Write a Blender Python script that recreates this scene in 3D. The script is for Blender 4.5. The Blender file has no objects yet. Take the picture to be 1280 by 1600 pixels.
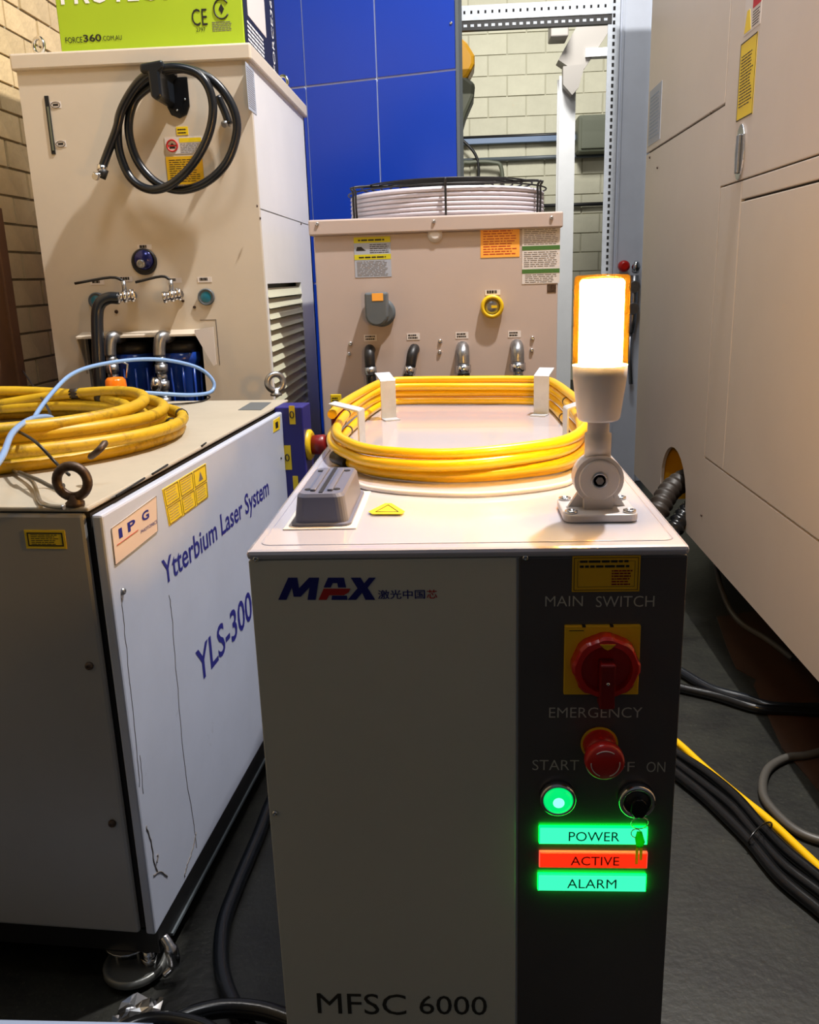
import bpy, bmesh, math, random
import numpy as np
from mathutils import Vector, Matrix
random.seed(7)
PI = math.pi
# ------------------------------------------------------------ camera
FPX, CX, CY, HC = 1350.0, 640.0, 800.0, 1.2
dn = np.array([795 - CX, 5750 - CY, FPX]); dn /= np.linalg.norm(dn)
def hy(x): return CY - (dn[0] * (x - CX) + dn[2] * FPX) / dn[1]
Yc = np.array([715 - CX, hy(715) - CY, FPX]); Yc /= np.linalg.norm(Yc)
Zc = -dn; Xc = np.cross(Yc, Zc)
M3 = np.array([Xc, Yc, Zc])                    # world = M3 @ (right, down, forward)
cam = bpy.data.cameras.new('camera'); camo = bpy.data.objects.new('camera', cam)
bpy.context.scene.collection.objects.link(camo)
cam.sensor_fit = 'VERTICAL'; cam.sensor_height = 24; cam.lens = 24 * FPX / 1600; cam.clip_start = .02
r_, d_, f_ = M3[:, 0], M3[:, 1], M3[:, 2]
mw = Matrix(((r_[0], -d_[0], -f_[0], 0), (r_[1], -d_[1], -f_[1], 0), (r_[2], -d_[2], -f_[2], HC), (0, 0, 0, 1)))
camo.matrix_world = mw
S = bpy.context.scene; S.camera = camo
S.view_settings.view_transform = 'Standard'; S.view_settings.look = 'None'
S.view_settings.gamma = 1; S.view_settings.use_curve_mapping = False
S.view_settings.exposure = 0.0
# ------------------------------------------------------------ light
w = bpy.data.worlds.new('hall_ambient'); S.world = w; w.use_nodes = True
w.node_tree.nodes['Background'].inputs[0].default_value = (.80, .88, 1.0, 1)
w.node_tree.nodes['Background'].inputs[1].default_value = .078
def area(name, loc, tgt, size, power, col, sy=None):
    l = bpy.data.lights.new(name, 'AREA'); l.energy = power; l.color = col; l.size = size
    if sy: l.shape = 'RECTANGLE'; l.size_y = sy
    o = bpy.data.objects.new(name, l); S.collection.objects.link(o); o.location = loc
    o.rotation_euler = (Vector(tgt) - Vector(loc)).to_track_quat('-Z', 'Y').to_euler()
    return o
area('high_bay_and_fill', (.74, 2.18, 4.0), (.1, 2.3, 0), .08, 172, (1, .95, .90))
area('high_bay_and_fill', (-.2, 1.7, 4.2), (-.2, 1.7, 0), .8, 10, (.93, .96, 1))  # added dim front fill, not a lamp of the hall
area('high_bay_and_fill', (.6, 6.5, 4.6), (.6, 9.5, 1.6), .8, 190, (1, .98, .93))
area('high_bay_and_fill', (-.45, 1.3, 3.7), (-1.1, 3.4, 1.3), .5, 15, (.95, .97, 1))  # added fill that brightens the left wall and tall chiller
area('high_bay_and_fill', (.35, 3.5, 4.4), (.7, 5.0, 1.4), .5, 34, (1, .97, .92))  # added fill that brightens the pale column and blue panels

# ------------------------------------------------------------ helpers
def V(*a): return np.array(a, float)
C0 = V(0, 0, HC)
def ray(px, py): return M3 @ V(px - CX, py - CY, FPX)
def atY(px, py, y): d = ray(px, py); return C0 + d * y / d[1]
def atX(px, py, x): d = ray(px, py); return C0 + d * x / d[0]
def atZ(px, py, z): d = ray(px, py); return C0 + d * (z - HC) / d[2]
class Frame:
    def __init__(s, O, u, v, n):
        s.O, s.u, s.v, s.n = [np.array(q, float) for q in (O, u, v, n)]
    def pt(s, a, b, c=0): return s.O + a * s.u + b * s.v + c * s.n
    def px(s, x, y, c=0):
        d = ray(x, y); o = s.O + c * s.n
        p = C0 + d * np.dot(o - C0, s.n) / np.dot(d, s.n) - s.O
        return float(np.dot(p, s.u)), float(np.dot(p, s.v))
    def P(s, x, y, c=0): a, b = s.px(x, y, c); return s.pt(a, b, c)
W0 = Frame((0, 0, 0), (1, 0, 0), (0, 1, 0), (0, 0, 1))
def lin(c): c /= 255.; return c / 12.92 if c <= .04045 else ((c + .055) / 1.055) ** 2.4
def C(r, g, b): return (lin(r), lin(g), lin(b), 1)
MATS = {}
def mat(name, col, rough=.5, metal=0, var=0., vs=8., bump=0., bs=40., coat=0., emit=0, col2=None, rnd=0., dirt=None, spec=.5):
    m = bpy.data.materials.new(name); m.use_nodes = True; nt = m.node_tree; N = nt.nodes; L = nt.links
    b = N['Principled BSDF']
    b.inputs['Base Color'].default_value = col; b.inputs['Roughness'].default_value = rough
    b.inputs['Metallic'].default_value = metal; b.inputs['Coat Weight'].default_value = coat
    b.inputs['Coat Roughness'].default_value = .08; b.inputs['Specular IOR Level'].default_value = spec
    if emit:
        b.inputs['Emission Color'].default_value = col; b.inputs['Emission Strength'].default_value = emit
    tc = N.new('ShaderNodeTexCoord'); src = None
    if var > 0 or col2:
        n = N.new('ShaderNodeTexNoise'); n.inputs['Scale'].default_value = vs; n.inputs['Detail'].default_value = 6
        n.inputs['Roughness'].default_value = .65
        L.new(tc.outputs['Object'], n.inputs['Vector'])
        cr = N.new('ShaderNodeValToRGB'); c2 = col2 or tuple(x * (1 - var) for x in col[:3]) + (1,)
        cr.color_ramp.elements[0].color = c2; cr.color_ramp.elements[1].color = col
        cr.color_ramp.elements[0].position = .35; cr.color_ramp.elements[1].position = .62
        L.new(n.outputs[0], cr.inputs[0]); src = cr.outputs[0]
        L.new(src, b.inputs['Base Color'])
    if dirt:
        n = N.new('ShaderNodeTexNoise'); n.inputs['Scale'].default_value = dirt[1]; n.inputs['Detail'].default_value = 10
        n.inputs['Roughness'].default_value = .75
        L.new(tc.outputs['Object'], n.inputs['Vector'])
        mr = N.new('ShaderNodeMapRange'); mr.inputs[1].default_value = dirt[2]; mr.inputs[2].default_value = dirt[2] + .12
        mr.inputs[4].default_value = dirt[3]
        L.new(n.outputs[0], mr.inputs[0])
        mx = N.new('ShaderNodeMix'); mx.data_type = 'RGBA'
        L.new(mr.outputs[0], mx.inputs[0]); mx.inputs[7].default_value = dirt[0]
        if src: L.new(src, mx.inputs[6])
        else: mx.inputs[6].default_value = col
        src = mx.outputs[2]; L.new(src, b.inputs['Base Color'])
    if rnd > 0:
        oi = N.new('ShaderNodeObjectInfo'); h = N.new('ShaderNodeHueSaturation')
        mr = N.new('ShaderNodeMapRange'); mr.inputs[3].default_value = 1 - rnd; mr.inputs[4].default_value = 1 + rnd * .6
        L.new(oi.outputs['Random'], mr.inputs[0]); L.new(mr.outputs[0], h.inputs['Value'])
        if src: L.new(src, h.inputs['Color'])
        else: h.inputs['Color'].default_value = col
        src = h.outputs[0]; L.new(src, b.inputs['Base Color'])
    if bump > 0:
        n = N.new('ShaderNodeTexNoise'); n.inputs['Scale'].default_value = bs; n.inputs['Detail'].default_value = 8
        L.new(tc.outputs['Object'], n.inputs['Vector'])
        bp = N.new('ShaderNodeBump'); bp.inputs['Strength'].default_value = bump; bp.inputs['Distance'].default_value = .01
        L.new(n.outputs[0], bp.inputs['Height']); L.new(bp.outputs[0], b.inputs['Normal'])
    MATS[name] = m; return m
# base colours
mat('white_paint', C(226, 222, 220), .32, var=.05, vs=3, bump=.02, bs=3, coat=.3)
mat('top_plastic', C(184, 183, 198), .12, var=.04, vs=4, bump=.06, bs=5, coat=.6)
mat('film', C(235, 235, 240), .08)
b = MATS['film'].node_tree.nodes['Principled BSDF']; b.inputs['Alpha'].default_value = .16
mat('grey_panel', C(210, 208, 197), .38, var=.06, vs=2)
mat('dark_panel', C(95, 91, 93), .3, metal=.3, var=.1, vs=5)
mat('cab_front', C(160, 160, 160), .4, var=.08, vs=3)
mat('cab_side', C(192, 200, 220), .3, var=.07, vs=5, dirt=(C(120, 118, 122), 9, .64, .55), bump=.03, bs=4)
mat('cab_lid', C(180, 172, 156), .5, var=.09, vs=6, dirt=(C(110, 100, 85), 26, .62, .5))
mat('chiller_paint', C(206, 195, 178), .45, var=.06, vs=3, dirt=(C(140, 122, 98), 14, .67, .35))
mat('chiller_side', C(226, 226, 226), .35, var=.05, vs=3)
mat('mid_paint', C(186, 169, 161), .42, var=.04, vs=4)
mat('machine_paint', C(212, 201, 192), .38, var=.05, vs=2, bump=.02, bs=2)
mat('seam', C(40, 34, 30), .7)
mat('black', C(22, 22, 24), .45)
mat('rubber', C(24, 28, 34), .26)
mat('rubber_glossy', C(16, 17, 19), .22)
mat('dark_void', C(14, 13, 13), .8)
mat('chrome', C(215, 215, 218), .18, metal=1)
mat('steel', C(170, 172, 176), .32, metal=.9, var=.2, vs=60)
mat('galv', C(196, 204, 214), .45, metal=.35, var=.12, vs=30)
mat('rusty', C(96, 82, 72), .5, metal=.6, col2=C(58, 40, 30), vs=50)
mat('yellow_cable', C(238, 186, 6), .3, coat=.2)
mat('dirty_yellow', C(205, 166, 20), .45, var=.2, vs=15, dirt=(C(80, 60, 20), 20, .52, .6))
mat('blue_hose', C(130, 165, 215), .25)
mat('blue_panel', C(12, 58, 172), .3, var=.04, vs=2)
mat('panel_joint', C(200, 215, 240), .5)
mat('filter_blue', C(24, 60, 150), .22)
mat('box_blue', C(34, 32, 118), .4)
mat('sticker_yellow', C(235, 205, 30), .4)
mat('sticker_amber', C(220, 170, 20), .4)
mat('orange_paper', C(255, 176, 70), .5)
mat('paper', C(215, 208, 204), .5)
mat('grey_paper', C(165, 172, 186), .5)
mat('ink', C(25, 22, 22), .5)
mat('ink_grey', C(110, 104, 100), .5)
mat('ink_green', C(64, 110, 50), .5)
mat('ink_olive', C(200, 190, 30), .5)
mat('ink_red', C(190, 30, 30), .5)
mat('ink_blue', C(28, 30, 130), .4)
mat('logo_blue', C(20, 25, 115), .4)
mat('logo_red', C(175, 35, 35), .4)
mat('engrave', C(190, 188, 180), .5)
mat('engrave_black', C(52, 50, 46), .5)
mat('plate_cream', C(222, 200, 184), .4)
mat('lime_card', C(160, 188, 20), .6, var=.04, vs=4)
mat('black_card', C(24, 24, 28), .45)
mat('connector_grey', C(98, 104, 128), .35)
mat('beacon_grey', C(206, 200, 198), .35)
mat('red_plastic', C(190, 28, 24), .3, coat=.2)
mat('dark_red', C(120, 14, 16), .35)
mat('yellow_plate', C(236, 186, 20), .4)
mat('gauge_glass', C(40, 110, 130), .15)
mat('gauge_blue', C(40, 44, 110), .2, metal=.4)
mat('brick', C(226, 198, 150), .85, var=.14, vs=9, bump=.3, bs=60, rnd=.14)
mat('mortar', C(150, 138, 112), .9, bump=.3, bs=60)
mat('block', C(205, 202, 180), .9, var=.08, vs=5, bump=.3, bs=30, rnd=.06)
mat('block_mortar', C(178, 175, 154), .9)
mat('floor', C(29, 30, 24), .5, col2=C(8, 8, 6), vs=9, bump=.12, bs=60, dirt=(C(80, 80, 64), 110, .56, .5))
mat('louvre', C(196, 196, 172), .45)
mat('column_pale', C(205, 214, 230), .4, var=.06, vs=6)
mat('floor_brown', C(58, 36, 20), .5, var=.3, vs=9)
for nm_, cl_ in (('fob_green', C(70, 255, 60)), ('fob_orange', C(255, 190, 40))):
    m = bpy.data.materials.new(nm_); m.use_nodes = True; nt = m.node_tree; nt.nodes.clear()
    o_ = nt.nodes.new('ShaderNodeOutputMaterial'); t = nt.nodes.new('ShaderNodeBsdfTranslucent'); t.inputs[0].default_value = cl_
    g = nt.nodes.new('ShaderNodeBsdfPrincipled'); g.inputs['Base Color'].default_value = cl_; mx = nt.nodes.new('ShaderNodeMixShader'); mx.inputs[0].default_value = .35
    nt.links.new(t.outputs[0], mx.inputs[1]); nt.links.new(g.outputs[0], mx.inputs[2]); nt.links.new(mx.outputs[0], o_.inputs[0]); MATS[nm_] = m
mat('cup_metal', C(120, 122, 120), .35, metal=.6)
mat('column_white', C(225, 226, 228), .5, var=.08, vs=3)
mat('brace_grey', C(150, 145, 140), .5)
mat('amber_plastic', C(225, 165, 25), .4)
mat('grey_green', C(96, 100, 84), .5)
mat('brown_upright', C(110, 76, 48), .7, var=.2, vs=8)
mat('conduit', C(90, 98, 104), .4)
mat('tray_blue', C(110, 130, 160), .4)
mat('orange_lens', C(240, 120, 10), .2, coat=.5)
mat('pale_rail', C(180, 195, 225), .3, metal=.2)
mat('flange_yellow', C(225, 185, 20), .4)
mat('brown_cable', C(40, 33, 28), .5)
mat('grey_cable', C(72, 70, 66), .45)
mat('white_print', C(240, 240, 240), .5)
mat('fan_white', C(192, 188, 198), .4)
mat('tube_light', (1, 1, 1, 1), .5, emit=3)
mat('lamp_green', (.045, .95, .47, 1), .3, emit=1.15)
mat('lamp_green_edge', (.0, .9, .03, 1), .3, emit=10)
mat('lamp_red', (1, .03, .006, 1), .3, emit=.95)
mat('lamp_red_edge', (1, .10, .06, 1), .3, emit=1.0)
mat('lamp_ink', C(10, 120, 110), .5)
mat('lamp_ink_red', C(190, 16, 8), .5)
mat('button_green', (.0, .75, .16, 1), .3, emit=1.1)
mat('button_core', (.25, 1, .75, 1), .3, emit=1.5)
mat('beacon_core', (1.0, .80, .50, 1), .3, emit=290)
# amber shell: thin tinted plastic
m = bpy.data.materials.new('amber_shell'); m.use_nodes = True; nt = m.node_tree; nt.nodes.clear()
o_ = nt.nodes.new('ShaderNodeOutputMaterial'); mx = nt.nodes.new('ShaderNodeMixShader'); t = nt.nodes.new('ShaderNodeBsdfTransparent')
g = nt.nodes.new('ShaderNodeBsdfPrincipled'); g.inputs['Base Color'].default_value = (.045, .026, .0008, 1); g.inputs['Roughness'].default_value = .15
t.inputs[0].default_value = (1, .64, .19, 1); mx.inputs[0].default_value = .15
nt.links.new(t.outputs[0], mx.inputs[1]); nt.links.new(g.outputs[0], mx.inputs[2]); nt.links.new(mx.outputs[0], o_.inputs[0]); MATS['amber_shell'] = m

WL = {}                                             # world location of each object
def tag(o, label=None, cat=None, group=None, kind=None):
    if label: o['label'] = label
    if cat: o['category'] = cat
    if group: o['group'] = group
    if kind: o['kind'] = kind
    return o
def thing(name, label, cat, loc, group=None):
    o = bpy.data.objects.new(name, None); S.collection.objects.link(o); o.location = tuple(loc)
    o.empty_display_size = .05
    WL[o] = V(*loc); return tag(o, label, cat, group)
class G:
    """collects geometry in a frame, builds ONE mesh object"""
    def __init__(s, fr=W0): s.v = []; s.f = []; s.sm = []; s.fr = fr
    def add(s, pts, faces, smooth=False, world=False):
        b = len(s.v); s.v += [tuple(p) if world else tuple(s.fr.pt(*p)) for p in pts]
        s.f += [tuple(b + i for i in f) for f in faces]; s.sm += [smooth] * len(faces); return s
    def box(s, a0, a1, b0, b1, c0, c1):
        return s.add([(a, b, c) for c in (c0, c1) for b in (b0, b1) for a in (a0, a1)],
                     [(0, 2, 3, 1), (4, 5, 7, 6), (0, 1, 5, 4), (2, 6, 7, 3), (0, 4, 6, 2), (1, 3, 7, 5)])
    def prism(s, pts, c0, c1):
        n = len(pts)
        return s.add([(p[0], p[1], c0) for p in pts] + [(p[0], p[1], c1) for p in pts],
                     [tuple(range(n))[::-1], tuple(range(n, 2 * n))] + [(i, (i + 1) % n, n + (i + 1) % n, n + i) for i in range(n)])
    def lathe(s, prof, O, ax, n=28, cap=True, world=False):
        """prof: (radius, distance along axis)"""
        ax = np.array(ax, float); ax /= np.linalg.norm(ax); O = np.array(O, float)
        t = V(0, 0, 1) if abs(ax[2]) < .9 else V(1, 0, 0)
        e1 = np.cross(ax, t); e1 /= np.linalg.norm(e1); e2 = np.cross(ax, e1)
        pts = [O + ax * h + r * (math.cos(2 * PI * k / n) * e1 + math.sin(2 * PI * k / n) * e2) for r, h in prof for k in range(n)]
        F = [(i * n + k, i * n + (k + 1) % n, (i + 1) * n + (k + 1) % n, (i + 1) * n + k) for i in range(len(prof) - 1) for k in range(n)]
        s.add(pts, F, True, world)
        if cap:
            s.add(pts[:n], [tuple(range(n))[::-1]], False, world); s.add(pts[-n:], [tuple(range(n))], False, world)
        return s
    def tube(s, path, r, n=10, closed=False, world=True):
        P = [np.array(p, float) for p in path]; m = len(P); R = r if hasattr(r, '__len__') else [r] * m
        T = []
        for i in range(m):
            a = P[(i - 1) % m] if closed or i else P[0]; c = P[(i + 1) % m] if closed or i < m - 1 else P[-1]
            t = c - a; T.append(t / (np.linalg.norm(t) + 1e-12))
        e = np.cross(T[0], V(0, 0, 1))
        if np.linalg.norm(e) < .1: e = np.cross(T[0], V(1, 0, 0))
        pts = []
        for i in range(m):
            e = e - np.dot(e, T[i]) * T[i]; e /= np.linalg.norm(e) + 1e-12; q = np.cross(T[i], e)
            pts += [P[i] + R[i] * (math.cos(2 * PI * k / n) * e + math.sin(2 * PI * k / n) * q) for k in range(n)]
        mm = m if closed else m - 1
        F = [(i * n + k, i * n + (k + 1) % n, ((i + 1) % m) * n + (k + 1) % n, ((i + 1) % m) * n + k) for i in range(mm) for k in range(n)]
        if closed:   # close without twist: nearest-vertex shift
            F = F[:-n]; d = [np.linalg.norm(pts[(m - 1) * n] - pts[k]) for k in range(n)]; sh = int(np.argmin(d))
            F += [((m - 1) * n + k, (m - 1) * n + (k + 1) % n, (k + 1 + sh) % n, (k + sh) % n) for k in range(n)]
        s.add(pts, F, True, world)
        if not closed:
            s.add(pts[:n], [tuple(range(n))[::-1]], False, world); s.add(pts[-n:], [tuple(range(n))], False, world)
        return s
    def build(s, name, material, parent=None, bevel=0., label=None, loc=None, kind=None):
        me = bpy.data.meshes.new(name); Vv = np.array(s.v)
        if parent is not None: o0 = WL[parent]
        elif loc is not None: o0 = V(*loc)
        else: o0 = V((Vv[:, 0].min() + Vv[:, 0].max()) / 2, (Vv[:, 1].min() + Vv[:, 1].max()) / 2, Vv[:, 2].min())
        me.from_pydata([tuple(p) for p in (Vv - o0)], [], s.f)
        me.polygons.foreach_set('use_smooth', s.sm)
        bm = bmesh.new(); bm.from_mesh(me)
        bmesh.ops.remove_doubles(bm, verts=bm.verts, dist=1e-6)
        bmesh.ops.recalc_face_normals(bm, faces=bm.faces); bm.to_mesh(me); bm.free()
        me.materials.append(MATS[material] if isinstance(material, str) else material)
        o = bpy.data.objects.new(name, me); S.collection.objects.link(o)
        if parent is not None: o.parent = parent
        else: o.location = tuple(o0)
        WL[o] = o0
        if bevel:
            bv = o.modifiers.new('edge_rounding', 'BEVEL'); bv.width = bevel; bv.segments = 2; bv.limit_method = 'ANGLE'; bv.angle_limit = .6
        return tag(o, label, None, None, kind)
def text(parent, body, fr, a, b, w_, h_, material, c=.0012, name='lettering', shear=0, bold=0., label=None, ext=.0004, align='l'):
    """text fitted in the rectangle a,b (lower left) w_,h_ of the frame; w_=None keeps aspect"""
    cu = bpy.data.curves.new('tmp', 'FONT'); cu.body = body; cu.size = 1; cu.shear = shear; cu.offset = bold; cu.resolution_u = 3
    ob = bpy.data.objects.new('tmp', cu); S.collection.objects.link(ob)
    dg = bpy.context.evaluated_depsgraph_get(); me = bpy.data.meshes.new_from_object(ob.evaluated_get(dg))
    vs = np.array([v.co[:] for v in me.vertices]); fs = [tuple(p.vertices) for p in me.polygons]
    bpy.data.objects.remove(ob); bpy.data.curves.remove(cu); bpy.data.meshes.remove(me)
    mn = vs.min(0); mx_ = vs.max(0); sy = h_ / (mx_[1] - mn[1]); sx = (w_ / (mx_[0] - mn[0])) if w_ else sy
    g = G(fr); g.add([(a + (v[0] - mn[0]) * sx, b + (v[1] - mn[1]) * sy, c) for v in vs], fs)
    return g.build(name, material, parent, label=label)
def cat_rom(pts, per=8, closed=False):
    P = [np.array(p, float) for p in pts]; n = len(P); out = []
    for i in range(n if closed else n - 1):
        p0 = P[(i - 1) % n] if closed or i else 2 * P[0] - P[1]; p1 = P[i]; p2 = P[(i + 1) % n]
        p3 = P[(i + 2) % n] if closed or i < n - 2 else 2 * P[-1] - P[-2]
        for k in range(per):
            t = k / per
            out.append(.5 * ((2 * p1) + (-p0 + p2) * t + (2 * p0 - 5 * p1 + 4 * p2 - p3) * t * t + (-p0 + 3 * p1 - 3 * p2 + p3) * t ** 3))
    if not closed: out.append(P[-1])
    return out
def rect(fr, x0, y0, x1, y1, c=0):
    """photo rectangle measured onto a real plane"""
    a0 = fr.px(x0, (y0 + y1) / 2, c)[0]; a1 = fr.px(x1, (y0 + y1) / 2, c)[0]
    b1 = fr.px((x0 + x1) / 2, y0, c)[1]; b0 = fr.px((x0 + x1) / 2, y1, c)[1]
    return min(a0, a1), max(a0, a1), b0, b1
def plate(parent, name, fr, R, material, t=.0012, c=0, label=None, bevel=0.):
    return G(fr).box(R[0], R[1], R[2], R[3], c, c + t).build(name, material, parent, label=label, bevel=bevel)
def prints(parent, fr, R, rows, c, material='ink', m_=.1, fill=.36, name='print'):
    rows = int(rows * 1.5 + .5) if rows > 2 else rows
    """unreadable small print as rows of thin marks"""
    g = G(fr); W = R[1] - R[0]; H = R[3] - R[2]
    for k in range(rows):
        b = R[3] - H * (m_ + (1 - 2 * m_) * (k + .75) / rows); h = H * (1 - 2 * m_) / rows * fill
        a = R[0] + W * m_; end = R[1] - W * m_ * (1 + 2 * random.random())
        while a < end - W * .02:
            l = min(W * random.uniform(.05, .2), end - a); g.box(a, a + l, b, b + h, c, c + .0004); a += l + W * .025
    return g.build(name, material, parent, kind='stuff')
def screw(parent, p, n, r=.004, material='chrome', name='screw', label=None):
    g = G(); g.lathe([(r, 0), (r * 1.0, r * .35), (r * .75, r * .8), (r * .3, r * .95), (r * .28, r * .6)], p, n, 12)
    return g.build(name, material, parent, label=label)
def struct(o): o['kind'] = 'structure'; return o

# ============================================================ SETTING
floor_ = G().box(-6, 7, -7, 10.3, -.1, 0).build('floor', 'floor', loc=(0, 0, 0)); struct(floor_)
# left brick wall
XL = -1.56
wl = struct(G().box(XL - .25, XL - .006, -3.4, 10.1, 0, 3.6).build('wall_left', 'mortar', loc=(XL, 0, 0)))
me = G().box(-.02, 0, -.118, .118, -.0425, .0425).build('brick', 'brick', loc=(0, 0, 0)); bm_ = me.data
bpy.data.objects.remove(me)
CH = .094; k = 0
zz = .62
row = 0
while zz < 2.75:
    yy = 1.4 + (.125 if row % 2 else 0)
    while yy < 4.3:
        if True:
            o = bpy.data.objects.new('brick', bm_); S.collection.objects.link(o); o.parent = wl
            o.location = (random.uniform(-.001, .003), yy, zz); o.rotation_euler = (random.uniform(-.006, .006), 0, random.uniform(-.006, .006))
        yy += .25
    zz += CH; row += 1
# back block wall
YB = 10.0
wb = struct(G().box(-3, 4.5, YB + .004, YB + .25, 0, 6.5).build('wall_back', 'block_mortar', loc=(0, YB, 0)))
me = G().box(-.192, .192, 0, .03, -.094, .094).build('block', 'block', loc=(0, 0, 0)); bb = me.data; bpy.data.objects.remove(me)
for r in range(24):
    for c in range(8):
        x = -.25 + c * .4 + (.2 if r % 2 else 0)
        if x > 2.5: continue
        o = bpy.data.objects.new('concrete_block', bb); S.collection.objects.link(o); o.parent = wb
        o.location = (x, random.uniform(-.012, -.004), .1 + r * .2)
# conduits on the back wall
yb = YB - .06
for (x0, y0, x1, y1, rr, mt_, nm, lb) in ((705, 214, 945, 210, .02, 'black', 'pipe', 'black pipe running along the pale block wall, uppermost line'),
                              (705, 247, 945, 247, .022, 'conduit', 'pipe', 'grey conduit on the block wall under the blue-grey tray'),
                              (790, 322, 945, 320, .02, 'black', 'pipe', 'thin dark conduit low on the block wall behind the fan')):
    a = atY(x0, y0, yb); c = atY(x1, y1, yb); z = (a[2] + c[2]) / 2
    tag(G().tube([(a[0], yb, z), (c[0] + .5, yb, z)], rr).build(nm, mt_), lb, 'pipe')
a = atY(705, 232, yb); c = atY(945, 222, yb)
tag(G().box(a[0], c[0] + .5, yb - .03, yb + .05, a[2] + .03, a[2] + .085).build('cable_tray', 'tray_blue', bevel=.005), 'blue-grey cable tray fixed along the block wall', 'cable tray')
a = atY(903, 238, 9.7); c = atY(942, 178, 9.7)
t = thing('wall_cabinet', 'dark square box on the block wall right of the white column', 'box', ((a[0] + c[0]) / 2, 9.7, a[2]))
G().box(a[0], c[0] + .1, 9.7, 9.98, a[2], c[2]).build('body', 'grey_green', t, .02)
G().box(a[0] + .03, c[0] + .07, 9.68, 9.70, a[2] + .03, c[2] - .03).build('door', 'grey_green', t, .008)
# curved white pipe loop in front of back wall
pp = [atY(x, y, 9.87) for x, y in ((722, 330), (722, 262), (735, 254), (770, 254), (784, 265), (786, 330))]
tag(G().tube(cat_rom(pp, 6), .022).build('bent_pipe', 'grey_green'), 'grey pipe bent over in an arch before the block wall', 'pipe')
pp = [atY(x, y, 9.86) for x, y in ((716, 215), (726, 222), (742, 240), (748, 262), (746, 300))]
tag(G().tube(cat_rom(pp, 6), .016).build('hanging_cable', 'black'), 'black cable drooping beside the blue panels', 'cable')

# ------------------------------------------------------------ white steel column with brace (far)
YC = 8.0
xl = atY(872, 300, YC)[0]; xr = atY(897, 300, YC)[0]; zt = atY(884, 118, YC)[2]
t = thing('steel_column', 'tall white steel column standing before the block wall', 'column', ((xl + xr) / 2, YC, 0))
g = G(); g.box(xl, xr, YC, YC + .012, 0, zt); g.box(xl, xr, YC + .16, YC + .172, 0, zt); g.box((xl + xr) / 2 - .006, (xl + xr) / 2 + .006, YC + .012, YC + .16, 0, zt)
g.build('shaft', 'column_white', t)
q = [atY(x, y, YC - .02) for x, y in ((878, 108), (912, 104), (902, 140), (892, 152), (878, 136))]
FY = Frame((0, YC - .02, 0), (1, 0, 0), (0, 0, 1), (0, -1, 0))
G(FY).prism([(p[0], p[2]) for p in q], 0, .1).build('gusset_plate', 'brace_grey', t)
p0 = atY(890, 105, YC - .02); p1 = atY(950, 5, YC - .02)
g = G(); d = (p1 - p0) / np.linalg.norm(p1 - p0); s_ = V(-d[2], 0, d[0]) * .11
g.add([p0 - s_, p0 + s_, p1 + s_ * 1.2, p1 - s_ * 1.2] + [q + V(0, .2, 0) for q in (p0 - s_, p0 + s_, p1 + s_ * 1.2, p1 - s_ * 1.2)],
      [(0, 1, 2, 3), (4, 5, 6, 7), (0, 1, 5, 4), (1, 2, 6, 5), (2, 3, 7, 6), (3, 0, 4, 7)], world=True)
g.build('diagonal_brace', 'brace_grey', t)
a = atY(860, 60, YC - .1); c = atY(888, 28, YC - .1)
G().box(a[0], c[0], YC - .15, YC + .1, a[2], c[2] + .05).build('bracket', 'brace_grey', t, .01)
a = atY(915, 95, YC - .05); c = atY(950, 78, YC - .05)
t = thing('strip_light', 'white strip light mounted high behind the slotted post', 'light', ((a[0] + c[0]) / 2, YC - .05, a[2]))
G().box(a[0], c[0] + .3, YC - .05, YC + .05, a[2] + .03, c[2] + .02).build('housing', 'column_white', t)
G().box(a[0] + .12, c[0] + .28, YC - .065, YC - .05, a[2] + .035, c[2] + .015).build('diffuser', 'tube_light', t)

# ------------------------------------------------------------ slotted steel frame + galvanised column
YF = 5.0
FF = Frame((0, YF, 0), (1, 0, 0), (0, 0, 1), (0, -1, 0))
a0 = FF.px(943, 300)[0]; a1 = FF.px(961, 300)[0]; zb = FF.px(830, 28)[1]; ztp = FF.px(830, 8)[1]
t = thing('slotted_post', 'galvanised slotted angle post left of the wide pale column', 'post', ((a0 + a1) / 2, YF, 0))
G(FF).box(a0, a1, 0, 3.2, -.004, 0).box(a1 - .004, a1, 0, 3.2, -.07, -.004).build('angle', 'galv', t)
g = G(FF)
for k in range(60):
    z = .9 + k * .033; g.box((a0 + a1) / 2 - .006, (a0 + a1) / 2 + .006, z, z + .018, 0, .0015)
g.build('slot', 'dark_void', t, kind='stuff')
x0 = FF.px(700, 20)[0]
t = thing('slotted_beam', 'galvanised slotted angle beam crossing above the block wall', 'beam', ((x0 + a0) / 2, YF, zb))
G(FF).box(x0 - .3, a0 + .02, zb, ztp + .01, .006, .010).build('angle', 'galv', t)
G(FF).box(x0 - .3, a0 + .02, zb - .045, zb, -.03, .004).build('lower_flange', 'black', t)
g = G(FF); h = G(FF)
for k in range(26):
    x = x0 - .1 + k * .036; g.box(x, x + .01, zb + .03, zb + .044, .010, .0115); h.box(x, x + .018, zb - .03, zb - .018, .004, .0055)
g.build('slot', 'dark_void', t, kind='stuff'); h.build('slot', 'galv', t, kind='stuff', label='bright holes through the dark flange')
a0 = FF.px(962, 300)[0]; a1 = FF.px(1012, 300)[0]; GV = 'column_pale'
t = thing('wide_column', 'wide pale galvanised column beside the far end of the cream machine', 'column', ((a0 + a1) / 2, YF, 0))
G(FF).box(a0, a1 + .05, 0, 3.3, -.12, -.01).build('shaft', GV, t, .004)
G(FF).box(a0 + .01, a0 + .02, 0, 3.3, -.01, .0).build('rib', GV, t)
G(FF).box(a1 - .012, a1 - .004, 0, 3.3, -.01, .0).build('rib', 'galv', t)
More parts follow.
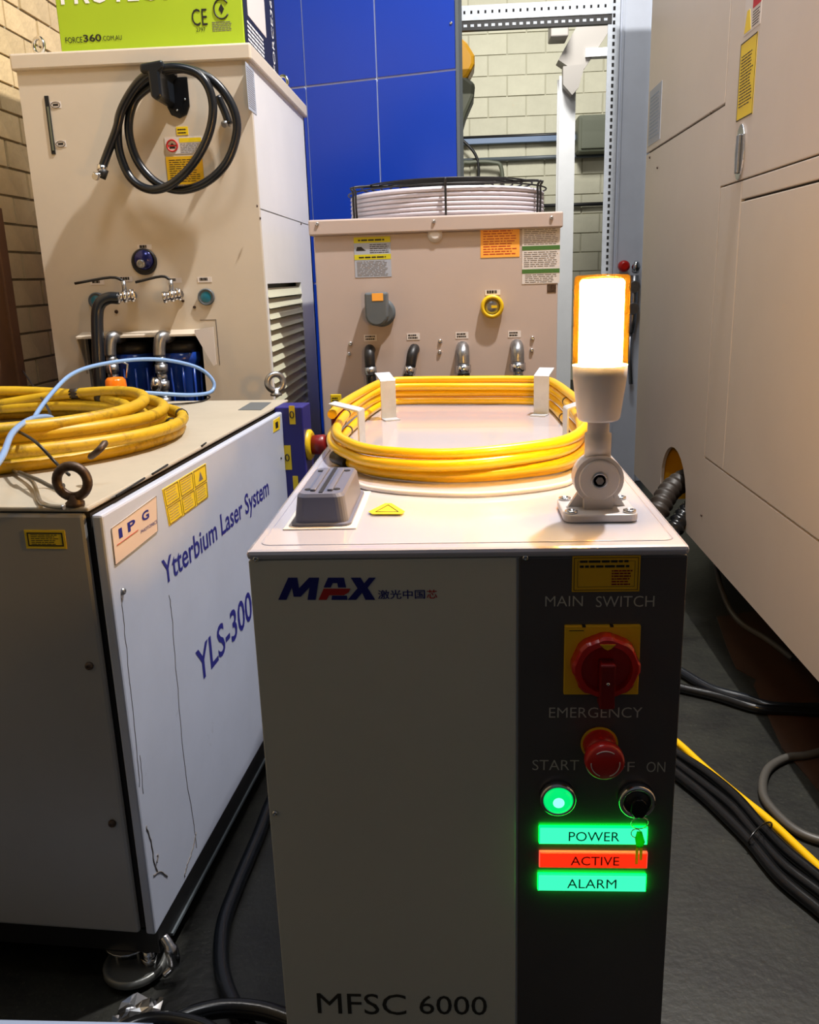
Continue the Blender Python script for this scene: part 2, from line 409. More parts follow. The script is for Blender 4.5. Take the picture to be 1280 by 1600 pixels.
# things seen low between lamp and machine
a = atY(960, 655, 5.6); c = atY(1003, 628, 5.6)
t = thing('low_plinth', 'low pale concrete plinth behind the signal lamp', 'plinth', (1.4, 6.6, 0))
G().box(.9, 2.1, 6.6, 6.9, 0, .24).build('base', 'block_mortar', t, .01)
G().box(.88, 2.12, 6.58, 6.92, .24, .27).build('cap', 'column_white', t, .004)
for i, (q, lb) in enumerate((([(955, 690), (975, 692), (1000, 704), (1040, 716)], 'upper black hose lying on the floor behind the signal lamp'), ([(955, 702), (975, 700), (1000, 694), (1040, 700)], 'lower black hose crossing another behind the signal lamp'))):
    tag(G().tube(cat_rom([atZ(x, y, .03 + .04 * i) for x, y in q], 5), .022).build('hose', 'rubber'), lb, 'hose')
# pipe valve assembly with red cap
Yv = 4.97
t = thing('valve_manifold', 'brass valve cluster with a red cap on the pale column behind the lamp', 'valve', tuple(atY(985, 520, Yv)))
def vp(x, y): return atY(x, y, Yv)
g = G(); g.tube([vp(992, 430), vp(990, 470), vp(988, 500), vp(985, 520)], .022); g.tube([vp(975, 455), vp(998, 450)], .018); g.tube([vp(975, 488), vp(997, 478)], .02)
g.lathe([(.03, 0), (.034, .02), (.03, .04)], vp(990, 448), (0, -1, 0), 12); g.lathe([(.03, 0), (.034, .02), (.03, .04)], vp(988, 482), (0, -1, 0), 12)
g.tube([vp(985, 520), vp(984, 560), vp(986, 600)], .012)
g.build('pipe_body', 'steel', t)
G().lathe([(.028, 0), (.032, .01), (.03, .04), (.018, .05)], vp(975, 416) + V(0, .02, 0), (0, -1, 0), 16).build('red_cap', 'red_plastic', t, label='red cap')
G().lathe([(.02, 0), (.024, .03), (.012, .06)], vp(993, 425), (0, -.4, 1), 12).build('handwheel', 'chrome', t)

# ------------------------------------------------------------ blue panelled wall (yawed)
ang = math.radians(17); ub = V(math.cos(ang), -math.sin(ang), 0)
pr = atY(713, 108, 4.2)
FB = Frame((pr[0], 4.2, 0), ub, (0, 0, 1), (-math.sin(ang), -math.cos(ang), 0))
tb = thing('blue_partition', 'tall bright blue panelled partition with pale joints behind both chillers', 'partition', tuple(FB.pt(-.6, 0, -.03)))
zj = pr[2]
xs = [0, FB.px(589, 130)[0], FB.px(477, 130)[0], FB.px(360, 130)[0], FB.px(240, 130)[0]]
G(FB).box(xs[-1], .0, .02, 3.3, -.05, -.008).build('backing', 'panel_joint', tb)
for i in range(4):
    for z0, z1 in ((.03, zj - .9), (zj - .890, zj - .005), (zj + .005, zj + .9)):
        G(FB).box(xs[i + 1] + .0045, xs[i] - .0045, z0, z1, -.008, 0).build('panel', 'blue_panel', tb)
G(FB).box(0, .014, .02, 3.3, -.05, .004).build('edge_trim', 'conduit', tb)
for z in (2.26, 2.38):
    screw(tb, FB.pt(-.02, z, 0), FB.n, .007)
# yellow / grey cowls just behind the blue partition
Yk = 5.4
t = thing('machine_arm', 'yellow rounded cowl over a grey-green housing peeping past the blue partition edge', 'machine', (0, Yk, 0))
G().box(-.25, -.12, Yk + .05, Yk + .2, 0, 2.4).build('support_post', 'grey_green', t, .005)
FK = Frame((0, Yk, 0), (1, 0, 0), (0, 0, 1), (0, -1, 0))
pts = [FK.px(x, y) for x, y in ((690, 45), (714, 52), (730, 66), (742, 86), (742, 100), (732, 120), (714, 134), (690, 134))]
G(FK).prism(pts, -.25, 0).build('shell', 'amber_plastic', t, .02)
pts = [FK.px(x, y) for x, y in ((695, 60), (711, 66), (722, 86), (714, 108), (695, 112))]
G(FK).prism(pts, 0, .02).build('raised_face', 'amber_plastic', t, .008)
pts = [FK.px(x, y) for x, y in ((695, 122), (724, 116), (743, 130), (741, 150), (729, 178), (720, 210), (695, 214))]
G(FK).prism(pts, -.25, 0).build('housing', 'grey_green', t, .02)
pts = [FK.px(x, y) for x, y in ((695, 130), (718, 126), (724, 140), (714, 178), (695, 188))]
G(FK).prism(pts, 0, .02).build('raised_face', 'grey_green', t, .006)
# dark brown upright sheet with a thicker edge, set against the left wall
t = thing('brown_upright', 'dark brown upright sheet standing against the brick wall at the far left', 'board', (-1.36, 2.3, 0))
G().box(-1.535, -1.515, 2.0, 2.93, 0, 1.44).build('sheet', 'brown_upright', t, .004)
G().box(-1.545, -1.505, 2.90, 2.955, 0, 1.46).build('edge_strip', 'brown_upright', t, .004)

# ============================================================ RIGHT MACHINE
XR = .80
FR = Frame((XR, 0, 0), (0, -1, 0), (0, 0, 1), (-1, 0, 0))    # a = -y
t = thing('enclosure_machine', 'large cream sheet-metal machine enclosure filling the right side', 'machine', (1.3, 2.6, .0))
TR = t
Y0, Y1 = 3.947, .7
G(FR).box(-Y0 + .006, -3.45, .30, 3.0, -1.1, -.012).box(-3.449, -3.0, .58, 3.0, -1.1, -.012).box(-3.449, -3.0, .30, .579, -1.1, -.42).box(-2.999, -Y1, .30, 3.0, -1.1, -.012).build('carcass', 'seam', t)
G(FR).box(-Y0 + .1, -Y1, 0.0, .299, -1.0, -.34).build('plinth', 'seam', t)
def pan(name, ya, yb_, z0, z1, **k): return G(FR).box(-ya, -yb_, z0, z1, -.012, 0).build(name, 'machine_paint', t, .0025, **k)
pan('panel', Y0, 2.842, 1.668, 3.0)
pan('panel', 2.838, Y1, 1.434, 3.0)
# lower panel with arched cable opening, running on below the door
arc = []
hy0, hy1, hz0, hz1 = 3.42, 3.03, .29, .552
for k in range(13):
    an = PI * k / 12; arc.append((-( (hy0 + hy1) / 2 + (hy0 - hy1) / 2 * math.cos(an)), hz1 - .16 + .16 * math.sin(an)))
poly = [(-Y0, .29)] + [(-hy0, .29)] + arc + [(-hy1, .29), (-Y1, .29), (-Y1, .596), (-2.836, .596), (-2.836, 1.660), (-Y0, 1.660)]
G(FR).prism(poly, -.012, 0).build('panel', 'machine_paint', t, label='lower panel with an arched cable opening')
pan('frame_strip', 2.832, 2.628, .601, 1.43)
pan('frame_strip', 2.624, Y1, 1.380, 1.43)
pan('door', 2.624, Y1, .601, 1.374)
G(FR).box(-hy0 - .02, -hy0 - .005, .302, .575, -.40, -.014).box(-hy0, -hy1, .302, .575, -.41, -.40).build('opening_liner', 'amber_plastic', t, label='tan liner visible inside the opening')
# latch
la = [FR.px(1156, 196), FR.px(1166, 200), FR.px(1168, 240), FR.px(1164, 272), FR.px(1150, 287), FR.px(1149, 250)]
cy_ = (FR.px(1158, 240)[0]); zc0 = 1.43; zc1 = 1.585
pts = []
for k in range(20):
    an = 2 * PI * k / 20; pts.append((-2.655 + .040 * math.cos(an), 1.508 + .075 * math.sin(an)))
lt = G(FR).prism(pts, 0, .005).build('latch', 'chrome', t, .0015)
G(FR).box(-2.668, -2.642, 1.452, 1.555, .005, .012).build('lever', 'steel', lt, .003)
# yellow safety label
a_, b_ = -2.700, -2.582
l = G(FR).prism([(-2.714, 1.595), (-2.575, 1.595), (-2.575, 1.795), (-2.714, 1.795)], 0, .001).build('safety_label', 'sticker_yellow', t)
prints(l, FR, (-2.714, -2.575, 1.61, 1.78), 11, .001, 'ink', .1)
G(FR).box(-2.714, -2.711, 1.595, 1.795, .001, .0014).box(-2.578, -2.575, 1.595, 1.795, .001, .0014).box(-2.714, -2.575, 1.595, 1.598, .001, .0014).box(-2.714, -2.575, 1.792, 1.795, .001, .0014).build('border', 'ink', l)
l = G(FR).box(-2.695, -2.560, 1.81, 1.905, 0, .001).build('notice_label', 'paper', t)
G(FR).prism([(-2.692, 1.815), (-2.635, 1.815), (-2.652, 1.868), (-2.675, 1.868)], .001, .0014).build('warning_triangle', 'sticker_yellow', l)
G(FR).box(-2.628, -2.562, 1.862, 1.902, .001, .0014).build('red_field', 'ink_red', l)
prints(l, FR, (-2.63, -2.56, 1.812, 1.86), 4, .001, 'ink', .08)
l = G(FR).box(-3.92, -3.70, 1.69, 1.90, 0, .001).build('instruction_label', 'grey_paper', t)
prints(l, FR, (-3.91, -3.71, 1.70, 1.89), 8, .001, 'tray_blue', .06)
for (x, y) in ((1112, 176), (1016, 246), (1028, 262), (1097, 805)):
    a, b = FR.px(x, y); screw(t, FR.pt(a, b, 0), FR.n, .005, 'rusty')
# corrugated conduit coming out of the opening
tc_ = thing('corrugated_conduit', 'black corrugated conduit coiled at the arched machine opening', 'conduit', (.7, 3.0, .05))
ctr = V(.80, 3.0, .30)
base = cat_rom([(1.0, 3.3, .40), (.88, 3.22, .44), (.77, 3.12, .42), (.70, 3.04, .34), (.66, 3.04, .22), (.60, 3.14, .10), (.54, 3.32, .046), (.40, 3.5, .046)], 18)
rr = [.042 if (i // 2) % 2 else .035 for i in range(len(base))]
G().tube(base, rr, 14).build('ribbed_sleeve', 'brown_cable', tc_)
base = cat_rom([(1.0, 3.2, .36), (.88, 3.12, .37), (.79, 3.04, .33), (.72, 2.98, .24), (.66, 3.0, .12), (.60, 3.02, .04), (.5, 3.1, .036), (.36, 3.3, .036)], 18)
rr = [.035 if (i // 2) % 2 else .029 for i in range(len(base))]
G().tube(base, rr, 14).build('ribbed_sleeve', 'rubber_glossy', tc_)

tag(G(W0).prism([tuple(atZ(x, y, 0)[:2]) for x, y in ((1120, 965), (1136, 1012), (1150, 1045), (1182, 1062), (1178, 1072), (1200, 1120), (1222, 1170), (1262, 1215), (1300, 1262))] + [(1.15, 1.6), (1.15, 3.0)], 0, .003).build('floor_patch', 'floor_brown'), 'flat dark brown patch on the floor reaching out from under the cream machine', 'plate')  # thin dark brown polygon with a stepped edge, laid over the floor

# ============================================================ TALL CHILLER (left, back)
YT = 2.75
FT = Frame((0, YT, 0), (1, 0, 0), (0, 0, 1), (0, -1, 0))
xa = FT.px(22, 92)[0]; xb = FT.px(381, 72)[0]; zt = FT.px(381, 68)[1]; zt = (zt + FT.px(15, 85)[1]) / 2
xb = (xb + FT.px(418, 500)[0]) / 2 + .004; xa = (xa + FT.px(88, 560)[0]) / 2
yk = 3.70; zl = zt - .046
t = thing('tall_chiller', 'tall beige chiller cabinet by the brick wall, black hose on its front', 'chiller', ((xa + xb) / 2, (YT + yk) / 2, 0)); TC = t
ha0, hb1 = FT.px(137, 560)[0], FT.px(312, 520)[1]; ha1 = FT.px(318, 560)[0]; hb0 = .62
g = G()
P4 = [(xa, .05), (xb, .05), (xb, zl), (xa, zl)]; H4 = [(ha0, hb0), (ha1, hb0), (ha1, hb1), (ha0, hb1)]
g.add([(x, YT + d, z) for d in (0, .02) for x, z in P4 + H4], [(o_ + i, o_ + (i + 1) % 4, o_ + 4 + (i + 1) % 4, o_ + 4 + i) for o_ in (0, 8) for i in range(4)] + [(q_ + i, q_ + (i + 1) % 4, q_ + 8 + (i + 1) % 4, q_ + 8 + i) for q_ in (0, 4) for i in range(4)])
g.build('front_panel', 'chiller_paint', t)
G().box(ha0 - .02, ha1 + .02, YT + .2, YT + .21, hb0, hb1 + .03).box(ha0 - .03, ha0, YT + .02, YT + .2, hb0, hb1 + .03).box(ha1, ha1 + .03, YT + .02, YT + .2, hb0, hb1 + .03).box(ha0, ha1, YT + .02, YT + .2, hb1, hb1 + .03).box(ha0, ha1, YT + .02, YT + .2, hb0 - .02, hb0).build('filter_recess', 'dark_void', t)
# side panel (right) with louvre opening
FS = Frame((xb, 0, 0), (0, 1, 0), (0, 0, 1), (1, 0, 0))
sv = FS.px(403, 325)[1]
la0 = FS.px(422, 500)[0]; la1 = FS.px(474, 500)[0]; lz1 = FS.px(448, 442)[1]; lz0 = .55
g = G(FS)
for (a, b_, c, d) in ((YT + .021, yk, sv + .002, zl), (YT + .021, la0, .05, sv - .002), (la1, yk, .05, sv - .002), (la0, la1, lz1, sv - .002), (la0, la1, .05, lz0)):
    g.box(a, b_, c, d, -.02, 0)
g.build('side_panel', 'chiller_side', t)
G(FS).box(YT + .02, yk - .02, .06, zl - .01, -.06, -.05).build('side_backing', 'grey_green', t)
k = 0; z = lz0 + .02
while z < lz1 - .01:
    G(FS).add([(la0, z, .003), (la1, z, .003), (la1, z + .029, -.012), (la0, z + .029, -.012), (la0, z + .002, .0), (la1, z + .002, .0), (la1, z + .029, -.015), (la0, z + .029, -.015)],
              [(0, 1, 2, 3), (4, 5, 6, 7), (0, 1, 5, 4), (2, 3, 7, 6), (0, 3, 7, 4), (1, 2, 6, 5)]).build('louvre_slat', 'louvre', t)
    z += .034
G().box(xa, xa + .02, YT + .02, yk, .05, zl).box(xa, xb, yk - .02, yk, .05, zl).build('rear_shell', 'chiller_side', t)
G().box(xa - .012, xb + .012, YT - .012, yk + .012, zl, zt).build('top_lid', 'chiller_paint', t, .006)
for (ax, ay) in ((xa + .05, YT + .06), (xb - .05, YT + .06), (xa + .05, yk - .06), (xb - .05, yk - .06)):
    G().lathe([(.025, 0), (.02, .05)], (ax, ay, 0), (0, 0, 1), 12).build('foot', 'black', t)
def eyebolt(parent, p, R, r, material, face=(0, -1, 0), name='eyebolt', sh=.012):
    p = np.array(p, float); g = G(); f = np.array(face, float); f /= np.linalg.norm(f); e = np.cross(f, V(0, 0, 1))
    g.tube([p + V(0, 0, sh + R) + R * (math.cos(2 * PI * k / 28) * e + math.sin(2 * PI * k / 28) * V(0, 0, 1)) for k in range(28)], r, 12, True)
    g.lathe([(r * 1.9, 0), (r * 1.9, sh * .4), (r * 1.3, sh * .7), (r * 1.1, sh + r * .5)], p, (0, 0, 1), 16)
    return g.build(name, material, parent)
q = atZ(41, 80, zt); eyebolt(t, (q[0], YT + .06, zt), .022, .006, 'chrome', (-.5, -1, 0))
eyebolt(t, (xb - .03, yk - .25, zt), .022, .006, 'chrome', (-.5, -1, 0))
# slot gauge
R = rect(FT, 69, 149, 88, 241)
aT, bT = FT.px(71, 150); aB, bB = FT.px(86, 241); am = (aT + aB) / 2
sg = G(FT).box(am - .006, am + .006, bB, bT, .0, .003).build('level_slot', 'dark_void', t)
G(FT).box(am - .002, am + .004, bB + .01, bT - .03, .003, .0045).build('sight_glass', 'grey_green', sg)
for (x, y, s_) in ((87, 164, 'H'), (95, 225, 'L')):
    a, b = FT.px(x, y); pl_ = G(FT).box(a - .016, a + .016, b - .009, b + .009, 0, .001).build('level_mark', 'paper', t)
    g = G(FT); g.tube([FT.pt(a + .014 * math.cos(q), b + .008 * math.sin(q), .0015) for q in np.linspace(0, 2 * PI, 16, endpoint=False)], .0008, 5, True); g.box(a - .008, a + .008, b - .003, b + .003, .001, .0015)
    g.build('mark', 'ink', pl_)
# warning labels
R = rect(FT, 258, 214, 318, 240); l = plate(t, 'warning_label', FT, R, 'paper', label='white and yellow warning label with a prohibition sign')
plate(l, 'heading', FT, (R[0] + .045, R[1] - .005, R[3] - .015, R[3] - .003), 'sticker_yellow', .0005, .0012)
a = R[0] + .022; b = (R[2] + R[3]) / 2
G(FT).tube([FT.pt(a + .016 * math.cos(q), b + .016 * math.sin(q), .002) for q in np.linspace(0, 2 * PI, 20, endpoint=False)], .0025, 6, True).box(a - .014, a + .014, b - .002, b + .002, .0012, .002).build('prohibition_sign', 'ink_red', l)
G(FT).prism([(a - .009, b - .008), (a + .009, b - .008), (a + .006, b + .002), (a, b + .008), (a - .006, b + .002)], .0012, .0017).build('symbol', 'ink', l)
prints(l, FT, (R[0] + .042, R[1], R[2], R[3] - .015), 4, .0012, 'ink_grey', .06)
R = rect(FT, 261, 244, 318, 288); l = plate(t, 'rating_label', FT, R, 'sticker_amber', label='amber label below the warning label')
prints(l, FT, R, 7, .0012, 'ink', .08, .3)
R = rect(FT, 276, 198, 294, 211); l = plate(t, 'rating_label', FT, R, 'sticker_yellow'); prints(l, FT, R, 2, .0012, 'ink', .1)
R = rect(FS, 386, 105, 398, 173); l = plate(t, 'side_label', FS, R, 'grey_paper'); prints(l, FS, R, 12, .0012, 'ink_grey', .06, .3)
# hose hanger
hk = G(FT); a, b = FT.px(278, 150)
hk.prism([(a - .034, b + .05), (a + .034, b + .05), (a + .034, b - .03), (a + .024, b - .052), (a, b - .062), (a - .024, b - .052), (a - .034, b - .03)], 0, .006)
hk = hk.build('hose_hanger', 'rubber_glossy', t, .002)
a, b = FT.px(262, 128)
G(FT).prism([(a - .035, b + .022), (a + .03, b + .03), (a + .036, b + .01), (a + .02, b - .002), (a + .02, b - .062), (a + .004, b - .075), (a - .012, b - .062), (a - .014, b - .002), (a - .036, b + .0)], .006, .135).build('hook_arm', 'rubber', hk, .006)
for (x, y) in ((290, 156), (278, 173)):
    a, b = FT.px(x, y); screw(hk, FT.pt(a, b, .006), FT.n, .003)
# coiled hose (its own thing)
path = [(160, 262, .055), (168, 240, .055), (182, 203, .06), (193, 165, .065), (222, 123, .075), (262, 106, .085), (303, 112, .08), (325, 135, .08), (333, 172, .075), (324, 216, .07), (300, 258, .07), (266, 289, .065),
        (234, 296, .06), (205, 279, .055), (188, 242, .05), (184, 205, .05), (190, 172, .045), (215, 136, .05), (250, 114, .055), (292, 108, .06), (335, 128, .055), (363, 166, .05), (370, 206, .045), (354, 254, .045),
        (320, 286, .045), (280, 297, .04), (243, 284, .04), (214, 250, .04), (201, 202, .04), (210, 158, .04), (236, 134, .045), (254, 128, .05)]
pts = cat_rom([FT.P(x, y, c + .03) for x, y, c in path], 7)
ths = thing('coiled_hose', 'black rubber hose coiled over the hanger on the tall chiller', 'hose', tuple(FT.P(265, 295, .05)))
G().tube(pts, .0125, 12).build('hose', 'rubber', ths)
G().tube([FT.P(163, 240 + 24, .085), FT.P(158, 278, .085)], .0135, 12).build('crimp_collar', 'black', ths)
e0 = FT.P(158, 272, .085)
G().tube([FT.P(160, 258, .085), FT.P(159, 268, .085)], .0145, 12).build('crimp_collar', 'chrome', ths)
g = G(); g.tube([FT.P(158, 272, .085), FT.P(152, 274, .108)], .007, 10); g.tube([FT.P(146, 271, .085), FT.P(166, 274, .085)], .005, 8); g.lathe([(.010, 0), (.012, .01), (.009, .02)], FT.P(152, 275, .098), (0, -1, -.2), 12)
g.build('end_fitting', 'chrome', ths)
G().tube(cat_rom([FT.P(340, 150, .04), FT.P(350, 172, .035), FT.P(358, 194, .035)], 5), .0115, 10).build('hose_tail', 'rubber', ths)
g = G(); g.tube([FT.P(355, 188, .03), FT.P(350, 196, .05)], .008, 8); g.tube([FT.P(346, 192, .03), FT.P(360, 196, .03)], .004, 8); g.build('end_fitting', 'steel', ths)
# round port
p = FT.P(226, 409); g = G(); g.lathe([(.040, 0), (.040, .006), (.034, .010), (.032, .004), (.03, .004)], p, FT.n, 28); pt_ = g.build('drain_port', 'black', t)
G().lathe([(.031, .004), (.028, .012), (.0, .02)], p + V(0, 0, .006), FT.n, 24, cap=False).build('blue_dome', 'gauge_blue', pt_)
G().lathe([(.013, .01), (.013, .03), (.009, .034), (.004, .03)], p + V(-.003, 0, -.006), FT.n, 16).build('drain_nut', 'steel', pt_)
# small plates with marks
for (x, y) in ((226, 386), (196, 436), (273, 438), (320, 437), (152, 441)):
    R = rect(FT, x - 11, y - 4, x + 11, y + 4); l = plate(t, 'name_plate', FT, R, 'paper'); prints(l, FT, R, 1, .0012, 'ink', .15, .8)
# gauges
for (x, y) in ((152, 470), (323, 464)):
    p = FT.P(x, y); o = G().lathe([(.026, 0), (.026, .008), (.022, .011), (.021, .008)], p, FT.n, 24).build('sight_gauge', 'conduit', t)
    G().lathe([(.0215, .007), (.012, .009), (.0, .0095)], p, FT.n, 24, cap=False).build('dial', 'gauge_glass', o)
# ball valves
def valve(x, y, x2, y2, hx, hy_):
    p = FT.P(x, y)
    e = FT.P(x2, y2, .07)
    g = G(); g.tube([p, FT.P(x, y, .05)], .016, 12)
    d = e - FT.P(x, y, .055); q0 = FT.P(x, y, .055)
    for k in range(5):
        r1 = (.021, .016, .020, .015, .019)[k]; g.tube([q0 + d * (k / 5 - .15), q0 + d * ((k + 1) / 5 - .15)], r1, 6 if k % 2 == 0 else 14)
    o = g.build('ball_valve', 'chrome', t)
    st = q0 + d * .35 + V(0, 0, .012)
    G().tube([st, st + V(0, 0, .035)], .007, 8).build('stem', 'steel', o)
    st = st + V(0, 0, .035); h1 = FT.P(hx, hy_, .06)
    G().tube(cat_rom([st, st + (h1 - st) * .25 + V(0, 0, .012), h1], 4), .0045, 6).build('lever', 'black', o)
valve(206, 462, 176, 466, 117, 443)
valve(279, 460, 250, 466, 212, 441)
screw(t, FT.P(182, 487), FT.n, .006, 'rusty'); screw(t, FT.P(304, 480), FT.n, .005, 'rusty'); screw(t, FT.P(286, 470), FT.n, .005, 'rusty')
# hood over the recess
za = hb1
g = G(); ha = FT.px(128, 515)[0]
g.add([(ha, YT, za + .012), (ha1, YT, za + .012), (ha1, YT - .05, za), (ha, YT - .05, za), (ha, YT, za + .006), (ha1, YT, za + .006), (ha1, YT - .05, za - .006), (ha, YT - .05, za - .006)],
      [(0, 1, 2, 3), (4, 5, 6, 7), (0, 1, 5, 4), (2, 3, 7, 6), (0, 3, 7, 4), (1, 2, 6, 5)]); g.build('hood', 'chiller_paint', t)
G(FT).prism([(ha1 - .005, za + .012), (ha1 + .055, za + .02), (ha1 + .055, za - .095), (ha1 + .045, za - .10), (ha1 - .005, za + .0)], .05, .053).build('torn_flap', 'paper', t, label='pale bent flap at the right end of the hood')
FSd = Frame((ha, 0, 0), (0, 1, 0), (0, 0, 1), (1, 0, 0))
G(FSd).prism([(YT, za + .01), (YT - .05, za), (YT, za - .12)], -.002, .002).build('hood_cheek', 'chiller_paint', t)
# filter housings
for x in (211, 284):
    a = FT.px(x, 560)[0] * (YT + .035) / YT
    z1_ = hb1 - .035
    o = G().lathe([(.045, z1_ - .28), (.05, z1_ - .27), (.056, z1_ - .06), (.062, z1_ - .05), (.062, z1_ - .025)], (a, YT + .035, 0), (0, 0, 1), 32).build('filter_housing', 'filter_blue', t, label='translucent blue water filter housing')
    for q in range(10):
        an = 2 * PI * q / 10
        if math.sin(an) < .2: G().tube([(a + .056 * math.cos(an), YT + .035 + .056 * math.sin(an), z1_ - .26), (a + .06 * math.cos(an), YT + .035 + .06 * math.sin(an), z1_ - .07)], .004, 6).build('rib', 'filter_blue', o)
    G().lathe([(.058, z1_ - .026), (.06, z1_), (.045, z1_ + .012)], (a, YT + .035, 0), (0, 0, 1), 28).build('cap', 'black', o)
# steel elbows in front of filters
for i, (x, ln) in enumerate(((172, 618), (249, 612))):
    top = FT.P(x, 528, .05)
    pts = cat_rom([FT.P(x + 16, 530, -.03), FT.P(x + 12, 527, .03), FT.P(x + 3, 527, .055), FT.P(x, 540, .06), FT.P(x, 556, .06)], 5)
    o = G().tube(pts, .019, 14).build('pipe_elbow', 'steel', t)
    g = G(); z0_ = FT.px(x, 556, .06)[1]
    for k in range(7):
        g.lathe([(.021 if k % 2 else .016, 0), (.021 if k % 2 else .016, .0255)], (top[0], YT - .06, z0_ - .026 * (k + 1)), (0, 0, 1), 8 if k % 2 else 16)
    g.build('threaded_nipple', 'steel', t)
    if i: G().lathe([(.012, 0), (.024, .01), (.026, .03), (.012, .036)], (top[0], YT - .07, z0_ - .09), (-1, -.5, .15), 16).build('side_cock', 'chrome', t)
# side screws + seam dots
for (x, y) in ((401, 322), (470, 350), (406, 341)): 
    a, b = FS.px(x, y); screw(t, FS.pt(a, b), FS.n, .004, 'rusty')
# access outline scratch on front (rectangular joint to the right of hood)
g = G(FT); a, b = FT.px(337, 500); g.box(a - .05, a, b, b + .002, 0, .0008); g.box(a, a + .002, b - .14, b + .002, 0, .0008); g.build('joint_line', 'ink_grey', t)
# grey hose from valve down
p = [FT.P(186, 466, .07), FT.P(170, 466, .075), FT.P(157, 474, .08), FT.P(152, 492, .085), FT.P(153, 540, .10), FT.P(156, 600, .11), FT.P(158, 660, .11), FT.P(160, 760, .10)]
tag(G().tube(cat_rom(p, 7), .0185, 14).build('drain_hose', 'rubber'), 'thick dark grey hose dropping from the left valve of the tall chiller', 'hose')

# green cardboard box on the chiller
Yg = 2.80; zg = zt + .0
FG = Frame((0, Yg, 0), (1, 0, 0), (0, 0, 1), (0, -1, 0))
ga0 = FG.px(91, 40)[0]; ga1 = FG.px(381, 40)[0]; gz = zt + .002
FGs = Frame((ga1, 0, 0), (0, 1, 0), (0, 0, 1), (1, 0, 0)); gyb = FGs.px(432, 70)[0]
t = thing('lime_box', 'lime green cardboard carton with black end lying on the tall chiller', 'box', ((ga0 + ga1) / 2, (Yg + gyb) / 2, gz))
G().box(ga0, ga1, Yg, gyb, gz, gz + .34).build('carton', 'lime_card', t, .003)
G(FGs).box(Yg + .003, gyb - .001, gz + .001, gz + .338, -.001, .0015).build('end_panel', 'black_card', t, label='black printed end panel')
a, b = FG.px(103, 68); text(t, 'FORCE', FG, a, b, .052, .016, 'ink')
a, b = FG.px(131, 66); text(t, '360', FG, a, b, .055, .020, 'ink', bold=.02)
a, b = FG.px(160, 64); text(t, '.COM.AU', FG, a, b, .060, .013, 'ink')
a, b = FG.px(96, 8); text(t, 'PROTECT', FG, a, b, .34, .075, 'white_print', bold=.02)
a, b = FG.px(301, 41); text(t, 'CE', FG, a, b, .046, .045, 'ink', c=.0014)
a, b = FG.px(307, 50); text(t, '2797', FG, a, b, .028, .011, 'ink')
a, b = FG.px(346, 14); g = G(FG)
g.tube([FG.pt(a + .022 * math.cos(q), b + .026 * math.sin(q), .001) for q in np.linspace(.6, 5.7, 22)], .0022, 6)
g.prism([(a - .008, b), (a, b + .014), (a + .008, b), (a, b - .014)], 0, .001); g.build('recycling_mark', 'ink', t)
prints(t, FG, rect(FG, 330, 32, 364, 50), 4, .0002, 'ink_grey', .05, .4)
R = (Yg + .06, gyb - .18, gz + .10, gz + .3); pl_ = plate(t, 'end_print_panel', FGs, R, 'paper', .0008, .0015)
G(FGs).box(R[0] + .03, R[0] + .10, gz + .19, gz + .27, .0023, .0028).build('print', 'black_card', pl_)
G(FGs).box(R[0] + .045, R[0] + .085, gz + .205, gz + .255, .0028, .0032).build('print', 'paper', pl_)
prints(t, FGs, (Yg + .03, gyb - .20, gz + .01, gz + .09), 4, .0015, 'white_print', .05, .5)
text(t, 'FORCE360', Frame(FGs.pt(gyb - .05, gz + .02), (0, 0, 1), (0, -1, 0), (1, 0, 0)), 0, 0, .25, .035, 'white_print', .0018)

# ============================================================ MIDDLE CHILLER
YM = 2.9
FM2 = Frame((0, YM, 0), (1, 0, 0), (0, 0, 1), (0, -1, 0))
xa, xb = -.475, .335; zt = 1.383; yk = 3.82
t = thing('fan_chiller', 'squat taupe chiller with a caged fan on top, mid background', 'chiller', ((xa + xb) / 2, (YM + yk) / 2, 0)); 
za = FM2.px(690, 362)[1]
G().box(xa + .012, xb - .012, YM + .005, yk, .06, za).build('body', 'mid_paint', t, .004)
G().box(xa, xb, YM - .01, yk + .01, za, zt).build('top_lid', 'mid_paint', t, .005)
for (ax, ay) in ((xa + .06, YM + .06), (xb - .06, YM + .06), (xa + .06, yk - .06), (xb - .06, yk - .06)):
    G().lathe([(.03, 0), (.022, .06)], (ax, ay, 0), (0, 0, 1), 12).build('foot', 'black', t)
FM2 = Frame((0, YM + .005, 0), (1, 0, 0), (0, 0, 1), (0, -1, 0))
